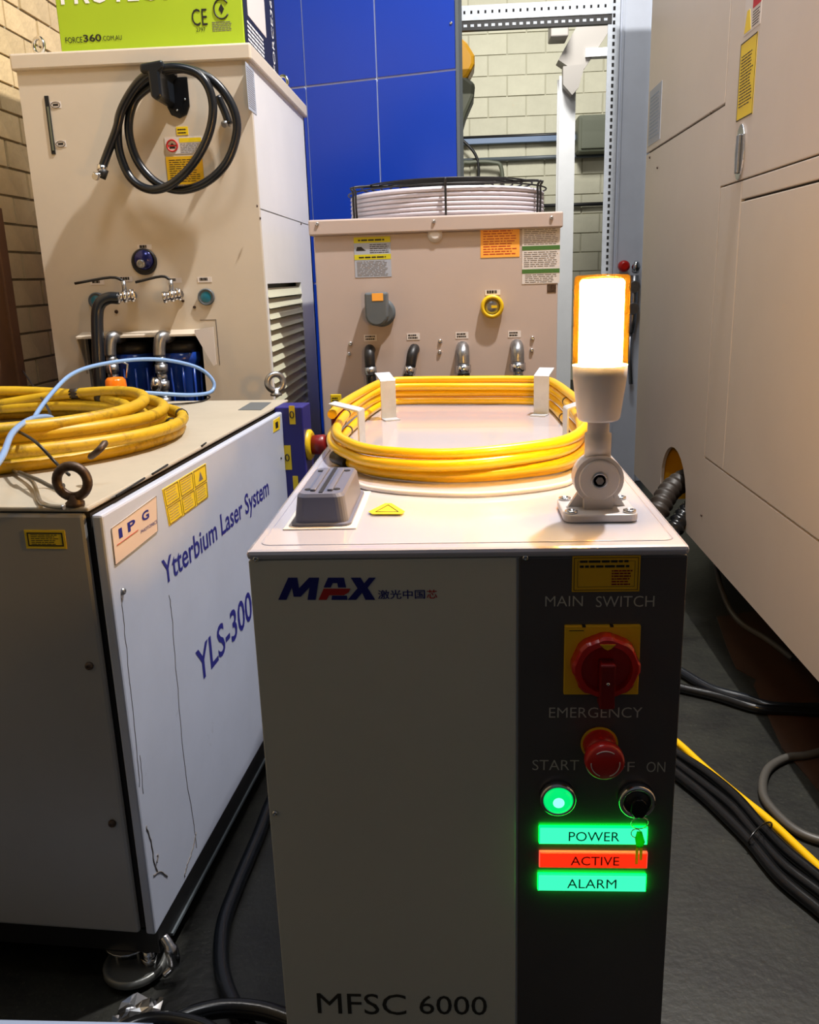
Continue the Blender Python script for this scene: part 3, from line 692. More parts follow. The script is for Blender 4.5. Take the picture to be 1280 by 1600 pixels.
# fan shroud
fc = V(-.035, 3.36, zt); fr_ = .345; fh = .100
fan = G(); prof = [(fr_ - .006, 0), (fr_ - .006, .012)]
for k in range(6):
    z = .010 + k * .0145; prof += [(fr_ + .006, z + .002), (fr_ + .008, z + .007), (fr_ + .006, z + .012), (fr_ - .004, z + .015)]
prof += [(fr_ - .004, fh), (fr_ - .02, fh)]
fan.lathe(prof, fc, (0, 0, 1), 56, cap=False).build('fan_shroud', 'fan_white', t)
gd = G(); 
for rr_ in [.36] + [.31 - .035 * k for k in range(8)]:
    gd.tube([fc + V(rr_ * math.cos(q), rr_ * math.sin(q), fh + .016 + (.012 if rr_ < .35 else -.01)) for q in np.linspace(0, 2 * PI, 48, endpoint=False)], .0028, 6, True)
gd.build('guard_ring', 'black', t)
g = G()
for q0 in range(6):
    q = math.radians(270 + 60 * q0)
    for dq in ((-.03, .03) if q0 % 2 else (0,)):
        c_, s_ = math.cos(q + dq), math.sin(q + dq)
        g.tube(cat_rom([fc + V(.368 * c_, .368 * s_, .006), fc + V(.368 * c_, .368 * s_, .10), fc + V(.35 * c_, .35 * s_, fh + .022), fc + V(.06 * c_, .06 * s_, fh + .03)], 5), .0042, 6)
g.build('guard_spoke', 'black', t)
G().lathe([(.0, fh - .04), (.07, fh - .04), (.08, fh), (.06, fh + .022)], fc, (0, 0, 1), 24).build('fan_hub', 'black', t)
for k in range(5):
    q = 2 * PI * k / 5; c_, s_ = math.cos(q), math.sin(q)
    G().add([fc + V(.07 * c_ - .04 * s_, .07 * s_ + .04 * c_, .05), fc + V(.07 * c_ + .04 * s_, .07 * s_ - .04 * c_, .09), fc + V(.31 * c_ + .11 * s_, .31 * s_ - .11 * c_, .085), fc + V(.31 * c_ - .09 * s_, .31 * s_ + .09 * c_, .045),
             fc + V(.07 * c_ - .04 * s_, .07 * s_ + .04 * c_, .054), fc + V(.07 * c_ + .04 * s_, .07 * s_ - .04 * c_, .094), fc + V(.31 * c_ + .11 * s_, .31 * s_ - .11 * c_, .089), fc + V(.31 * c_ - .09 * s_, .31 * s_ + .09 * c_, .049)],
            [(0, 1, 2, 3), (4, 5, 6, 7), (0, 1, 5, 4), (1, 2, 6, 5), (2, 3, 7, 6), (3, 0, 4, 7)], world=True).build('fan_blade', 'black', t)
FM3 = Frame((0, YM - .01, 0), (1, 0, 0), (0, 0, 1), (0, -1, 0))
for (x, y) in ((496, 350), (678, 346), (862, 340)): screw(t, FM3.P(x, y), FM3.n, .006)
# labels
R = rect(FM2, 554, 370, 611, 433); l = plate(t, 'data_label', FM2, R, 'grey_paper', label='white label with yellow stripes at the upper left')
H = R[3] - R[2]; W = R[1] - R[0]
plate(l, 'stripe', FM2, (R[0], R[1], R[3] - .018, R[3]), 'ink_olive', .0005, .0012); plate(l, 'stripe', FM2, (R[0], R[1], R[3] - .07, R[3] - .054), 'ink_olive', .0005, .0012)
G(FM2).prism([(R[0] + .006, R[3] - .042), (R[0] + .01, R[3] - .03), (R[0] + .024, R[3] - .03), (R[0] + .03, R[3] - .036), (R[0] + .038, R[3] - .042)], .0012, .0017).build('symbol', 'ink', l)
prints(l, FM2, (R[0] + .045, R[1], R[3] - .054, R[3] - .018), 3, .0012, 'ink', .08)
prints(l, FM2, (R[0], R[1], R[3] - .018, R[3]), 1, .0017, 'ink', .12); prints(l, FM2, (R[0], R[1], R[3] - .07, R[3] - .054), 1, .0017, 'ink', .12)
prints(l, FM2, (R[0], R[1], R[2], R[3] - .07), 7, .0012, 'ink_grey', .06)
R = rect(FM2, 751, 351, 812, 402); l = plate(t, 'notice_sheet', FM2, R, 'orange_paper', label='orange notice sheet at the top right'); prints(l, FM2, R, 7, .0012, 'logo_red', .07, .35)
R = rect(FM2, 816, 347, 875, 443); l = plate(t, 'data_label', FM2, R, 'paper', label='tall white label with green bands at the right edge')
H = R[3] - R[2]
plate(l, 'stripe', FM2, (R[0], R[1], R[3] - .016, R[3]), 'ink_olive', .0005, .0012)
for fz in (.40, .78): plate(l, 'stripe', FM2, (R[0], R[1], R[3] - H * fz - .009, R[3] - H * fz + .004), 'ink_green', .0005, .0012)
prints(l, FM2, (R[0], R[1], R[3] - H * .38, R[3] - .016), 6, .0012, 'ink_grey', .05); prints(l, FM2, (R[0], R[1], R[3] - H * .74, R[3] - H * .45), 5, .0012, 'ink_grey', .05); prints(l, FM2, (R[0], R[1], R[2], R[3] - H * .82), 3, .0012, 'ink_grey', .08)
R = rect(FM2, 855, 444, 869, 457); plate(t, 'small_plate', FM2, R, 'rusty')
p = FM2.P(680, 367); G().lathe([(.024, 0), (.024, .004), (.012, .01)], p, FM2.n, 20).build('grommet', 'paper', t)
# big grey elbow / breather
pc = FM2.P(594, 486)
o = G().lathe([(.044, 0), (.046, .012), (.036, .018)], FM2.P(597, 488), FM2.n, 28).build('cable_inlet', 'conduit', t)
a, b = FM2.px(591, 480)
G(FM2).prism([(a - .036, b + .048), (a + .036, b + .048), (a + .037, b)] + [(a + .037 * math.cos(q), b - .02 + .037 * math.sin(q)) for q in np.linspace(-.2, -PI + .2, 9)] + [(a - .037, b)], .01, .075).build('inlet_cover', 'conduit', o, .006)
a2, b2 = FM2.px(590, 464, .075); plate(o, 'inlet_sticker', FM2, (a2 - .018, a2 + .018, b2 - .012, b2 + .012), 'orange_paper', .001, .075)
# yellow ring switch
p = FM2.P(769, 479)
o = G().lathe([(.036, 0), (.038, .01), (.036, .022), (.026, .024), (.025, .012)], p, FM2.n, 32).build('ring_button', 'flange_yellow', t, label='yellow ring around a steel button')
G().lathe([(.025, .012), (.022, .018), (.0, .019)], p, FM2.n, 24, cap=False).build('button', 'steel', o)
G(FM2).box(FM2.px(769, 479)[0] - .003, FM2.px(769, 479)[0] + .016, FM2.px(769, 479)[1] - .004, FM2.px(769, 479)[1] + .004, .019, .024).build('key_slot', 'flange_yellow', o)
R = rect(FM2, 758, 453, 782, 461); l = plate(t, 'name_plate', FM2, R, 'paper'); prints(l, FM2, R, 1, .0012, 'ink', .12, .8)
for (x, y) in ((579, 528), (646, 526), (722, 524), (804, 522)):
    R = rect(FM2, x - 10, y - 5, x + 10, y + 5); l = plate(t, 'name_plate', FM2, R, 'paper'); prints(l, FM2, R, 2, .0012, 'ink', .1, .6)
for (x, y) in ((548, 537), (546, 553), (688, 533), (687, 550), (832, 528), (831, 547)): screw(t, FM2.P(x, y), FM2.n, .007)
for (x, y) in ((585, 360), (682, 358)): R = rect(FM2, x - 7, y - 3, x + 7, y + 3); plate(t, 'small_plate', FM2, R, 'paper')
# hose tails from the mid chiller
for (x, y, mt_, kind, lb) in ((579, 547, 'black', 0, 'black hose from the leftmost outlet of the fan chiller'), (648, 546, 'black', 1, 'black hose from the second outlet of the fan chiller'),
                              (723, 544, 'steel', 2, 'black hose on a steel elbow, third outlet of the fan chiller'), (807, 541, 'steel', 3, 'steel pipe stub at the rightmost outlet of the fan chiller')):
    th = thing('outlet_hose', lb, 'hose', tuple(FM2.P(x, 620, .06)), 'outlet hoses of the fan chiller')
    p = FM2.P(x, y, 0)
    r0 = .017 if kind < 2 else .021
    dx = (.004, -.02, .002, .003)[kind]
    el = cat_rom([p, p + V(0, -.025, .003), p + V(dx * .3, -.05, -.012), p + V(dx * .6, -.055, -.05)], 5)
    G().tube(el, r0, 14).build('elbow', mt_, th)
    G().tube([p + V(dx * .6, -.055, -.05), p + V(dx * .9, -.055, -.075)], r0 * 1.18, 8).build('collar', 'chrome' if kind != 0 else 'steel', th)
    if kind < 3:
        G().tube(cat_rom([p + V(dx * .9, -.055, -.07), p + V(dx * 1.5, -.058, -.14), p + V(dx * 1.2, -.06, -.3), p + V(dx, -.03, -.6), p + V(dx, .1 - .14, -.95)], 5), r0 * .98, 12).build('hose', 'rubber' if kind == 0 else 'rubber_glossy', th)
    else:
        g = G()
        for k in range(6): g.tube([p + V(dx, -.055, -.07 - .022 * k), p + V(dx, -.055, -.09 - .022 * k)], .022 if k % 2 else .016, 10)
        g.tube([p + V(dx, -.055, -.2), p + V(dx, -.055, -.9)], .016, 12); g.build('threaded_pipe', 'steel', th)
# small extinguisher-like red post with yellow tag
t = thing('red_isolator_post', 'dark red post with a yellow tag beside the fan chiller', 'post', tuple(V(atY(527, 650, 2.72)[0], 2.72, 0)))
p = atY(527, 640, 2.72)
G().lathe([(.022, 0), (.022, p[2]), (.016, p[2] + .02)], (p[0], 2.72, 0), (0, 0, 1), 16).build('post', 'dark_red', t)
FD = Frame((0, 2.69, 0), (1, 0, 0), (0, 0, 1), (0, -1, 0))
R = rect(FD, 517, 616, 534, 642); o = G(FD).box(R[0], R[1], R[2], R[3], 0, .004).build('tag', 'sticker_yellow', t, .002); prints(o, FD, R, 3, .004, 'ink', .15, .5)

# ============================================================ LEFT CABINET
sd = ray(819, hy(819)); sd[2] = 0; sd /= np.linalg.norm(sd)
nr = V(sd[1], -sd[0], 0)                     # outward of the long side
cor = atY(158, 797, 1.238); zT = .872; zB = .10
FLs = Frame((cor[0], cor[1], 0), sd, (0, 0, 1), nr)          # side
FLf = Frame((cor[0], cor[1], 0), nr, (0, 0, 1), -sd)         # front (a negative to the left)
DL = FLs.px(462, 618)[0]; WLc = .86
t = thing('fibre_laser_cabinet', 'wide white laser cabinet on castors at the left with blue side lettering', 'machine', tuple(FLf.pt(-.4, .0, -.6))); LC = t
G(FLf).box(-WLc, -.025, zB + .004, zT - .008, -DL, -.012).build('carcass', 'seam', t)
G(FLf).box(-WLc, -.030, zB, zT - .006, -.012, .0).build('front_panel', 'cab_front', t, .006)
G(FLs).box(0, DL - .12, zB, zT - .008, -.018, 0).build('side_panel', 'cab_side', t, .004)
G(FLf).box(-WLc, -.022, zT - .004, zT + .004, -DL, -.002).build('top_lid', 'cab_lid', t, .003)
G(FLf).box(-WLc + .04, -.002, .05, zB - .001, -DL + .02, -.012).build('base_frame', 'black', t, .002)
G(FLs).box(.06, DL - .03, .046, .052, -.01, .002).build('base_rail', 'conduit', t)
# blue rear box
bx0 = FLs.px(440, 640)[0]
o = G(FLs).box(bx0, bx0 + .09, .45, zT + .004, -.02, .056).build('connection_box', 'box_blue', t, .003, label='blue connection box at the rear corner')
FX = Frame(FLs.pt(bx0, 0, 0), nr, (0, 0, 1), -sd)
for (x0, y0, x1, y1) in ((452, 634, 461, 663), (444, 696, 455, 734), (458, 744, 466, 765)):
    R = rect(FX, x0, y0, x1, y1, .002); l = plate(o, 'warning_sticker', FX, R, 'sticker_yellow', .001, .001)
    g = G(FX); m1, m2 = (R[0] + R[1]) / 2, (R[2] + R[3]) / 2; g2 = G(FX)
g = G(FX)
for (x, y) in ((456, 648), (449, 715)):
    a, b = FX.px(x, y, .002); g.tube([FX.pt(a + .005 * math.cos(q), b + .009 * math.sin(q), .003) for q in np.linspace(0, 2 * PI, 12, endpoint=False)], .0015, 5, True)
g.build('sticker_symbol', 'ink', o)
FX2 = Frame(FLs.pt(0, 0, .056), sd, (0, 0, 1), nr)
kz = FX.px(470, 700, .0)[1]; pc = FLs.pt(bx0 + .045, kz, .050)
G().lathe([(.042, 0), (.042, .012), (.034, .018)], pc, nr, 24).build('switch_flange', 'flange_yellow', o)
G().lathe([(.026, .014), (.028, .05), (.022, .056)], pc, nr, 18).build('switch_knob', 'dark_red', o)
G(FX2).box(bx0 + .040, bx0 + .050, kz - .028, kz + .028, .0505, .078).build('switch_handle', 'dark_red', o, .003)
# side seam cracks and bolts
def crack(pts, r=.0012, mt_='ink_grey'):
    P = []
    pl_ = cat_rom([(x, y, 0) for x, y in pts], 6)
    for q in pl_:
        a, b = FLs.px(q[0] + random.uniform(-.8, .8), q[1]); P.append(FLs.pt(a, b, .0003))
    G().tube(P, r, 5).build('paint_crack', mt_, t)
crack(((264, 930), (268, 960), (276, 1060), (284, 1150), (292, 1220), (303, 1290), (307, 1325)), .0007)
crack(((307, 1300), (300, 1330), (292, 1352), (288, 1370)), .0012)
crack(((190, 935), (196, 1000), (204, 1080), (212, 1160), (218, 1230)), .0006)
crack(((228, 1290), (236, 1318), (240, 1345), (246, 1362)), .0013)
crack(((246, 1335), (245, 1348)), .002); crack(((240, 1368), (250, 1362), (262, 1370)), .0013)
crack(((219, 1180), (223, 1240)), .0006)
screw(t, FLs.P(191, 924), nr, .006, 'steel'); screw(t, FLs.P(439, 716), nr, .003, 'black')
for (x, y) in ((140, 1040), (176, 1286)): screw(t, FLf.P(x, y), FLf.n, .007, 'rusty')
# side name plate
def quad(fr, pts, c0, c1): return G(fr).prism([fr.px(x, y) for x, y in pts], c0, c1)
pts = ((173, 826), (243, 775), (245, 830), (179, 883))
o = quad(FLs, pts, 0, .0015).build('name_plate', 'plate_cream', t, label='cream name plate with blue initials')
P = [FLs.px(x, y) for x, y in pts]
g = G(FLs)
for i in range(4):
    p0, p1 = FLs.pt(*P[i], .0015), FLs.pt(*P[(i + 1) % 4], .0015); g.tube([p0, p1], .0006, 5)
g.build('plate_edge', 'ink_grey', o)
a0, b0 = FLs.px(185, 845); a1, b1 = FLs.px(236, 808)
wpl = a1 - a0; bb_ = (b0 + b1) / 2
for ch, xx, yy in (('I', 185, 842), ('P', 199, 832), ('G', 221, 816)):
    a, b = FLs.px(xx, yy); text(o, ch, FLs, a, b, .012 if ch == 'I' else .028, .016, 'ink_blue', .002, bold=.03)
a, b = FLs.px(219, 834); text(o, 'PHOTONICS', FLs, a, b, FLs.px(244, 816)[0] - a, .006, 'ink_blue', .002)
p0 = FLs.P(183, 852, .002); p1 = FLs.P(216, 828, .002); G().tube([p0, p1], .0006, 5).build('red_rule', 'logo_red', o)
# yellow sticker grid (6 cells)
pts = ((253, 765), (321, 724), (325, 777), (264, 822))
P = [FLs.px(x, y) for x, y in pts]
def bil(u, v): return ((1 - u) * (1 - v) * V(*P[0]) + u * (1 - v) * V(*P[1]) + u * v * V(*P[2]) + (1 - u) * v * V(*P[3]))
o = quad(FLs, pts, 0, .001).build('warning_sticker', 'sticker_yellow', t, label='yellow sticker sheet of six warning cells')
g = G(FLs); h = G(FLs)
for i in range(3):
    for j in range(2):
        u0, u1, v0, v1 = i / 3 + .02, (i + 1) / 3 - .02, j / 2 + .03, (j + 1) / 2 - .03
        q = [bil(u0, v0), bil(u1, v0), bil(u1, v1), bil(u0, v1)]
        for k in range(4): g.tube([FLs.pt(*q[k], .0012), FLs.pt(*q[(k + 1) % 4], .0012)], .0006, 4)
        if (i, j) == (2, 0): 
            c_ = bil(.84, .27); h.prism([(c_[0] - .012, c_[1] - .008), (c_[0] + .012, c_[1] - .008), (c_[0], c_[1] + .010)], .001, .0014)
        else:
            for k in range(5):
                vv = v0 + (v1 - v0) * (k + .8) / 6; qa, qb = bil(u0 + .03, vv), bil(u1 - .03 - .05 * random.random(), vv); h.tube([FLs.pt(*qa, .0011), FLs.pt(*qb, .0011)], .0005, 4)
g.build('cell_border', 'ink', o); h.build('print', 'ink_grey', o)
o = quad(FLs, ((427, 657), (437, 651), (437, 670), (427, 676)), 0, .001).build('warning_sticker', 'sticker_yellow', t)
a, b = FLs.px(432, 664); G(FLs).box(a - .012, a + .012, b - .008, b + .008, .001, .0013).build('print', 'ink', o)
# lettering on the side: aligned to horizontal world lines of the panel
def side_text(s, x0, y0, x1, y1, top, bold=0.):
    a0, b0 = FLs.px(x0, y0); a1, b1 = FLs.px(x1, y1); bt = FLs.px(x0, top)[1]; bb = (b0 + b1) / 2
    return a0, b0, a1, b1, bt
a0, b0 = FLs.px(257, 924); a1, b1 = FLs.px(421, 782)
r1 = FLs.px(256, 890)[1]; H = .052
b0 = FLs.px(260, 915)[1]
tx = text(t, 'Ytterbium Laser System', FLs, a0, b0 - .012, a1 - a0, .062, 'ink_blue', .0006, bold=.012)
a0, b0 = FLs.px(307, 1040); b0 = FLs.px(318, 1062)[1]; a1 = FLs.px(395, 960)[0]
tx = text(t, 'YLS-3000', FLs, a0, b0, (a1 - a0) * 8 / 7.05, .072, 'ink_blue', .0006, bold=.012)
# front yellow label
R = rect(FLf, 40, 828, 103, 857); o = plate(t, 'warning_sticker', FLf, R, 'sticker_yellow')
g = G(FLf); q = .004
for (a_, b_, c_, d_) in ((R[0] + q, R[1] - q, R[3] - 1.5 * q, R[3] - q), (R[0] + q, R[1] - q, R[2] + q, R[2] + 1.5 * q), (R[0] + q, R[0] + 1.5 * q, R[2] + q, R[3] - q), (R[1] - 1.5 * q, R[1] - q, R[2] + q, R[3] - q)): g.box(a_, b_, c_, d_, .0012, .0016)
g.build('border', 'ink', o); prints(o, FLf, (R[0] + .004, R[1] - .004, R[2] + .004, R[3] - .004), 4, .0012, 'ink', .1, .35)
# lid details
q = atZ(118, 790, zT + .004); eyebolt(t, q, .024, .0075, 'rusty', (0, -1, 0), sh=.014)
q = atZ(437, 618, zT + .004); eyebolt(t, q + V(-.01, 0, 0), .024, .009, 'steel', (.6, -1, 0), sh=.014)
FZ = Frame((0, 0, zT + .004), (1, 0, 0), (0, 1, 0), (0, 0, 1))
G(FZ).prism([FZ.px(x, y) for x, y in ((372, 641), (392, 629), (424, 629), (408, 641))], 0, .001).build('rating_plate', 'conduit', t)
g = G()
for (xa_, ya_, xb_, yb_) in ((182, 775, 226, 747), (238, 741, 262, 726), (315, 697, 322, 692)):
    g.tube([atZ(xa_, ya_, zT + .004), atZ(xb_, yb_, zT + .004)], .002, 5)
g.build('lid_slot', 'dark_void', t)
# castors
def castor(a, c, first=False):
    p = FLf.pt(a, 0, c); 
    g = G(); g.lathe([(.045, .046), (.045, .05)], (p[0], p[1], 0), (0, 0, 1), 20); g.lathe([(.03, .038), (.04, .046)], (p[0], p[1], 0), (0, 0, 1), 20)
    g.box(p[0] - .022, p[0] - .018, p[1] - .02, p[1] + .02, .012, .046); g.box(p[0] + .018, p[0] + .022, p[1] - .02, p[1] + .02, .012, .046)
    o = g.build('castor', 'chrome', t)
    G().lathe([(.018, -.014), (.0215, -.012), (.0215, .012), (.018, .014)], (p[0], p[1], .0218), (1, .2, 0), 22).build('wheel', 'rubber_glossy', o)
    G().lathe([(.006, -.024), (.006, .024)], (p[0], p[1], .0218), (1, .2, 0), 10).build('axle', 'steel', o)
castor(-.075, -.045); castor(-.075, -DL + .08); castor(-WLc + .1, -.06)
p = FLf.pt(-.028, .0, -.02)
g = G(); g.lathe([(.010, .012), (.010, .05)], (p[0], p[1] + .0, 0), (0, 0, 1), 12); g.lathe([(.02, .0), (.022, .006), (.012, .014)], (p[0], p[1], 0), (0, 0, 1), 20); g.lathe([(.015, .026), (.015, .036)], (p[0], p[1], 0), (0, 0, 1), 6)
g.build('levelling_foot', 'chrome', t)
# round transport disc seen under the front corner
p = FLf.pt(-.055, .0, .0)
g = G(); g.lathe([(.052, .008), (.056, .012), (.056, .022), (.05, .026), (.046, .02)], (p[0], p[1] + .02, 0), (0, 0, 1), 32); g.build('foot_cup', 'cup_metal', t)
p2 = FLf.pt(.004, .045, -.02)
G().tube(cat_rom([p2 + V(.0, .0, .035), p2 + V(.014, -.01, .02), p2 + V(.018, -.014, -.012), p2 + V(.0, -.02, -.03)], 6), [.009] * 6 + [.012] * 7 + [.006] * 6, 10).build('brake_lever', 'chrome', t)

# dirty yellow cable coil on the lid
zc = zT + .004
cc = atZ(40, 668, zc); Rx = float(atZ(303, 670, zc)[0] - cc[0]); 
pf = atZ(100, 752, zc)[1]; pbk = atZ(60, 652, zc)[1]; cyy = (pf + pbk) / 2; Ry = (pbk - pf) / 2
cxx = cc[0] 
rng = random.Random(3); r = .0125
P = []
loops = [(1.0, 0), (.97, 0), (.90, 0), (.93, 1), (.985, 1), (.86, 1), (.92, 2), (.80, 2), (.88, 3), (.74, 1)]
N = 44
off = [(rng.uniform(-.03, .03), rng.uniform(-.03, .03), rng.uniform(0, 6.28)) for _ in loops]
for i, (s_, lv) in enumerate(loops):
    nx = (i + 1) % len(loops)
    for k in range(N):
        tt = k / N; w_ = 0 if tt < .7 else (tt - .7) / .3; w_ = w_ * w_ * (3 - 2 * w_)
        j = nx if i + 1 < len(loops) else i
        sc = s_ * (1 - w_) + loops[j][0] * w_; lv_ = lv * (1 - w_) + loops[j][1] * w_
        ox = off[i][0] * (1 - w_) + off[j][0] * w_; oy = off[i][1] * (1 - w_) + off[j][1] * w_
        an = 2 * PI * tt + 2.4
        wob = 1 + .012 * math.sin(3 * an + off[i][2])
        P.append(V(cxx + ox + Rx * sc * wob * math.cos(an), cyy + oy + Ry * sc * wob * math.sin(an), zc + r + lv_ * r * 1.72 + .004 * (1 + math.sin(2 * an + off[i][2])) * (lv > 0)))
th = thing('dirty_cable_coil', 'grimy yellow cable coil lying on the left cabinet lid', 'cable', (cxx, cyy, zc))
G().tube(P, r, 10).build('cable', 'dirty_yellow', th)
# ties and black strap
for k in (30, 52, 78, 118, 206, 300, 342, 388):
    tg = P[k + 1] - P[k - 1]; tg /= np.linalg.norm(tg); e1 = np.cross(tg, V(0, 0, 1)); e2 = np.cross(tg, e1)
    G().tube([P[k] + tg * (q * .012) for q in (-1, 0, 1)], r * 1.08, 10).build('tape_band', 'brown_cable', th)
pts = cat_rom([atZ(36, 575 + 5, zc + .06), atZ(58, 612, zc + .06), atZ(76, 640, zc + .065), atZ(82, 665, zc + .05)], 6)
G().tube(pts, .003, 6).build('loose_tie_end', 'black', th)
pts = cat_rom([atZ(140, 715, zc + .045), atZ(155, 703, zc + .06), atZ(166, 690, zc + .07)], 5); G().tube(pts, [.004] + [.006] * (len(pts) - 2) + [.003], 8).build('rubber_strip', 'rusty', th)
# black wire looped through eyebolt
p = [atZ(25, 672, zc + .07), atZ(55, 690, zc + .075), atZ(88, 724, zc + .04), atZ(108, 742, zc + .03)]
tag(G().tube(cat_rom(p, 6), .0028, 7).build('black_wire', 'black'), 'thin black wire from the dirty coil to the front eyebolt', 'wire')
p = [atZ(20, 735, zc + .006), atZ(50, 752, zc + .01), atZ(62, 782, zc + .006), atZ(75, 790, zc + .006), atZ(100, 793, zc + .006)]
tag(G().tube(cat_rom(p, 6), .0035, 7).build('steel_wire', 'steel'), 'bent steel wire lying on the lid left of the front eyebolt', 'wire')
p = [atZ(30, 738, zc + .02), atZ(60, 750, zc + .025), atZ(85, 762, zc + .025), atZ(100, 758, zc + .03)]
tag(G().tube(cat_rom(p, 6), .0035, 7).build('grey_wire', 'grey_cable'), 'grey wire running under the coil to the front eyebolt', 'wire')
# pale blue hose
yh = 1.9
p = [atZ(-20, 745, zc + .07), atZ(4, 712, zc + .075), atZ(20, 676, zc + .085), atZ(48, 655, zc + .085), atZ(78, 652, zc + .07), atZ(84, 664, zc + .045)]
tag(G().tube(cat_rom(p, 7), .0055, 8).build('air_hose', 'blue_hose'), 'short pale blue hose curling over the dirty coil at the far left', 'hose')
def hp(x, y, yy): return atY(x, y, yy)
p = [hp(47, 668, 1.75), hp(60, 642, 1.85), hp(85, 610, 2.0), hp(112, 585, 2.1), hp(150, 571, 2.2), hp(210, 562, 2.3), hp(262, 563, 2.38), hp(310, 575, 2.45), hp(333, 595, 2.47), hp(330, 612, 2.45), hp(300, 617, 2.36), hp(250, 615, 2.3), hp(205, 612, 2.25)]
tag(G().tube(cat_rom(p, 8), .0052, 8).build('air_hose', 'blue_hose'), 'long pale blue hose looping in the air behind the dirty coil', 'hose')
p = [atZ(210, 632, zc + .003), atZ(260, 632, zc + .003), atZ(310, 628, zc + .003), atZ(328, 621, zc + .003), atZ(322, 617, zc + .003)]
tag(G().tube(cat_rom(p, 7), .0022, 6).build('thin_wire', 'black'), 'thin dark wire lying on the lid behind the coil', 'wire')
# orange marker lamp
q = atZ(184, 625, zc); q = V(q[0], q[1] + .0, zc)
t = thing('orange_marker_lamp', 'small orange dome lamp on the left cabinet lid behind the coil', 'lamp', tuple(q))
G().lathe([(.034, 0), (.034, .026), (.03, .030)], q, (0, 0, 1), 24).build('base', 'black', t)
g = G(); g.lathe([(.030, .030), (.031, .036), (.029, .058), (.022, .066), (.0, .068)], q, (0, 0, 1), 24, cap=False)
g.build('lens', 'orange_lens', t)
q2 = q + V(0, .03, .068); g = G()
g.tube([q + V(-.02, .03, .06), q + V(-.025, .03, .10), q + V(0, .03, .115), q + V(.03, .03, .10), q + V(.022, .03, .06)], .003, 8); g.build('wire_bail', 'chrome', t)

# ============================================================ MAIN LASER CABINET
YF0 = .95; xa, xb = -.2505, .2575; zt = .897; ybk = 2.17
F = Frame((0, YF0, 0), (1, 0, 0), (0, 0, 1), (0, -1, 0))
t = thing('laser_source_cabinet', 'white and dark grey laser cabinet in the foreground with lit control panel', 'machine', (0, 1.5, 0)); MC = t
zt2 = zt - .012
G().box(xa, xb, YF0 + .004, ybk, .06, zt2).build('enclosure', 'white_paint', t, .003)
G().box(xa - .001, xb + .001, YF0 - .003, ybk + .002, zt2, zt).build('top_cover', 'top_plastic', t, .005)
xs_ = F.px(811, 1000)[0]; xs2 = F.px(811, 860)[0]; xs_ = .0645
G(F).box(xa + .0005, xs_ - .0012, .06, zt2 - .001, -.003, .0).build('front_panel', 'grey_panel', t, .0015)
G(F).box(xs_ + .0012, xb - .0005, .06, zt2 - .001, -.003, .0).build('control_panel', 'dark_panel', t, .0015)
for ax in (xa + .06, xb - .06):
    for ay in (YF0 + .08, ybk - .08):
        o = G().lathe([(.03, .05), (.03, .06)], (ax, ay, 0), (0, 0, 1), 20).build('castor', 'steel', t)
        G().lathe([(.022, -.012), (.0255, -.01), (.0255, .01), (.022, .012)], (ax, ay, .0257), (1, 0, 0), 22).build('wheel', 'rubber_glossy', o)
for (x, y) in ((400, 873), (821, 871), (430, 1270)): screw(t, F.P(x, y), F.n, .0038)
# recessed outline / film on top
FTp = Frame((0, 0, zt), (1, 0, 0), (0, 1, 0), (0, 0, 1))
g = G(); q = .012
ring = [(xa + q, YF0 + q + .004), (xb - q, YF0 + q + .004), (xb - q, ybk - q), (xa + q, ybk - q)]
def rrect(x0, x1, y0, y1, r, n=5):
    o = []
    for (cx_, cy_, a0) in ((x1 - r, y1 - r, 0), (x0 + r, y1 - r, PI / 2), (x0 + r, y0 + r, PI), (x1 - r, y0 + r, 1.5 * PI)):
        for k in range(n + 1): o.append((cx_ + r * math.cos(a0 + PI / 2 * k / n), cy_ + r * math.sin(a0 + PI / 2 * k / n)))
    return o
G().tube([V(x, y, zt + .0002) for x, y in rrect(xa + q, xb - q, YF0 + q + .006, ybk - q, .012)], .0008, 5, True).build('top_bead', 'top_plastic', t)
# clear protective film, gently rippled, wrapping over the front edge
g = G(); nx, ny = 40, 60; X0, X1, Ya, Yb = F.px(540, 860)[0], xb - .016, YF0 + .016, 1.75
vs = []; rg = random.Random(5); ph = [(rg.uniform(5, 30), rg.uniform(5, 22), rg.uniform(0, 6)) for _ in range(7)]
for j in range(ny + 1):
    for i in range(nx + 1):
        x = X0 + (X1 - X0) * i / nx; y = Ya + (Yb - Ya) * j / ny
        h = sum(math.sin(a * x + b * y + c) for a, b, c in ph) / 7
        vs.append((x, y, zt + .0012 + .0009 * h))
g.add(vs, [(j * (nx + 1) + i, j * (nx + 1) + i + 1, (j + 1) * (nx + 1) + i + 1, (j + 1) * (nx + 1) + i) for j in range(ny) for i in range(nx)], True)
g.build('protective_film', 'film', t, label='clear plastic film left on the lid')
# yellow warning triangle
pts = [FTp.px(x, y) for x, y in ((578, 806), (632, 806), (606, 789))]
pts = [FTp.px(x, y) for x, y in ((576, 803), (582, 807), (628, 807), (633, 803), (612, 790), (602, 790))]
o = G(FTp).prism(pts, .003, .0035).build('warning_sticker', 'sticker_yellow', t)
pts = [FTp.px(x, y) for x, y in ((587, 804), (623, 804), (607, 793))]
g = G(FTp)
for i in range(3): g.tube([FTp.pt(*pts[i], .0037), FTp.pt(*pts[(i + 1) % 3], .0037)], .0006, 5)
g.build('triangle_outline', 'ink', o)
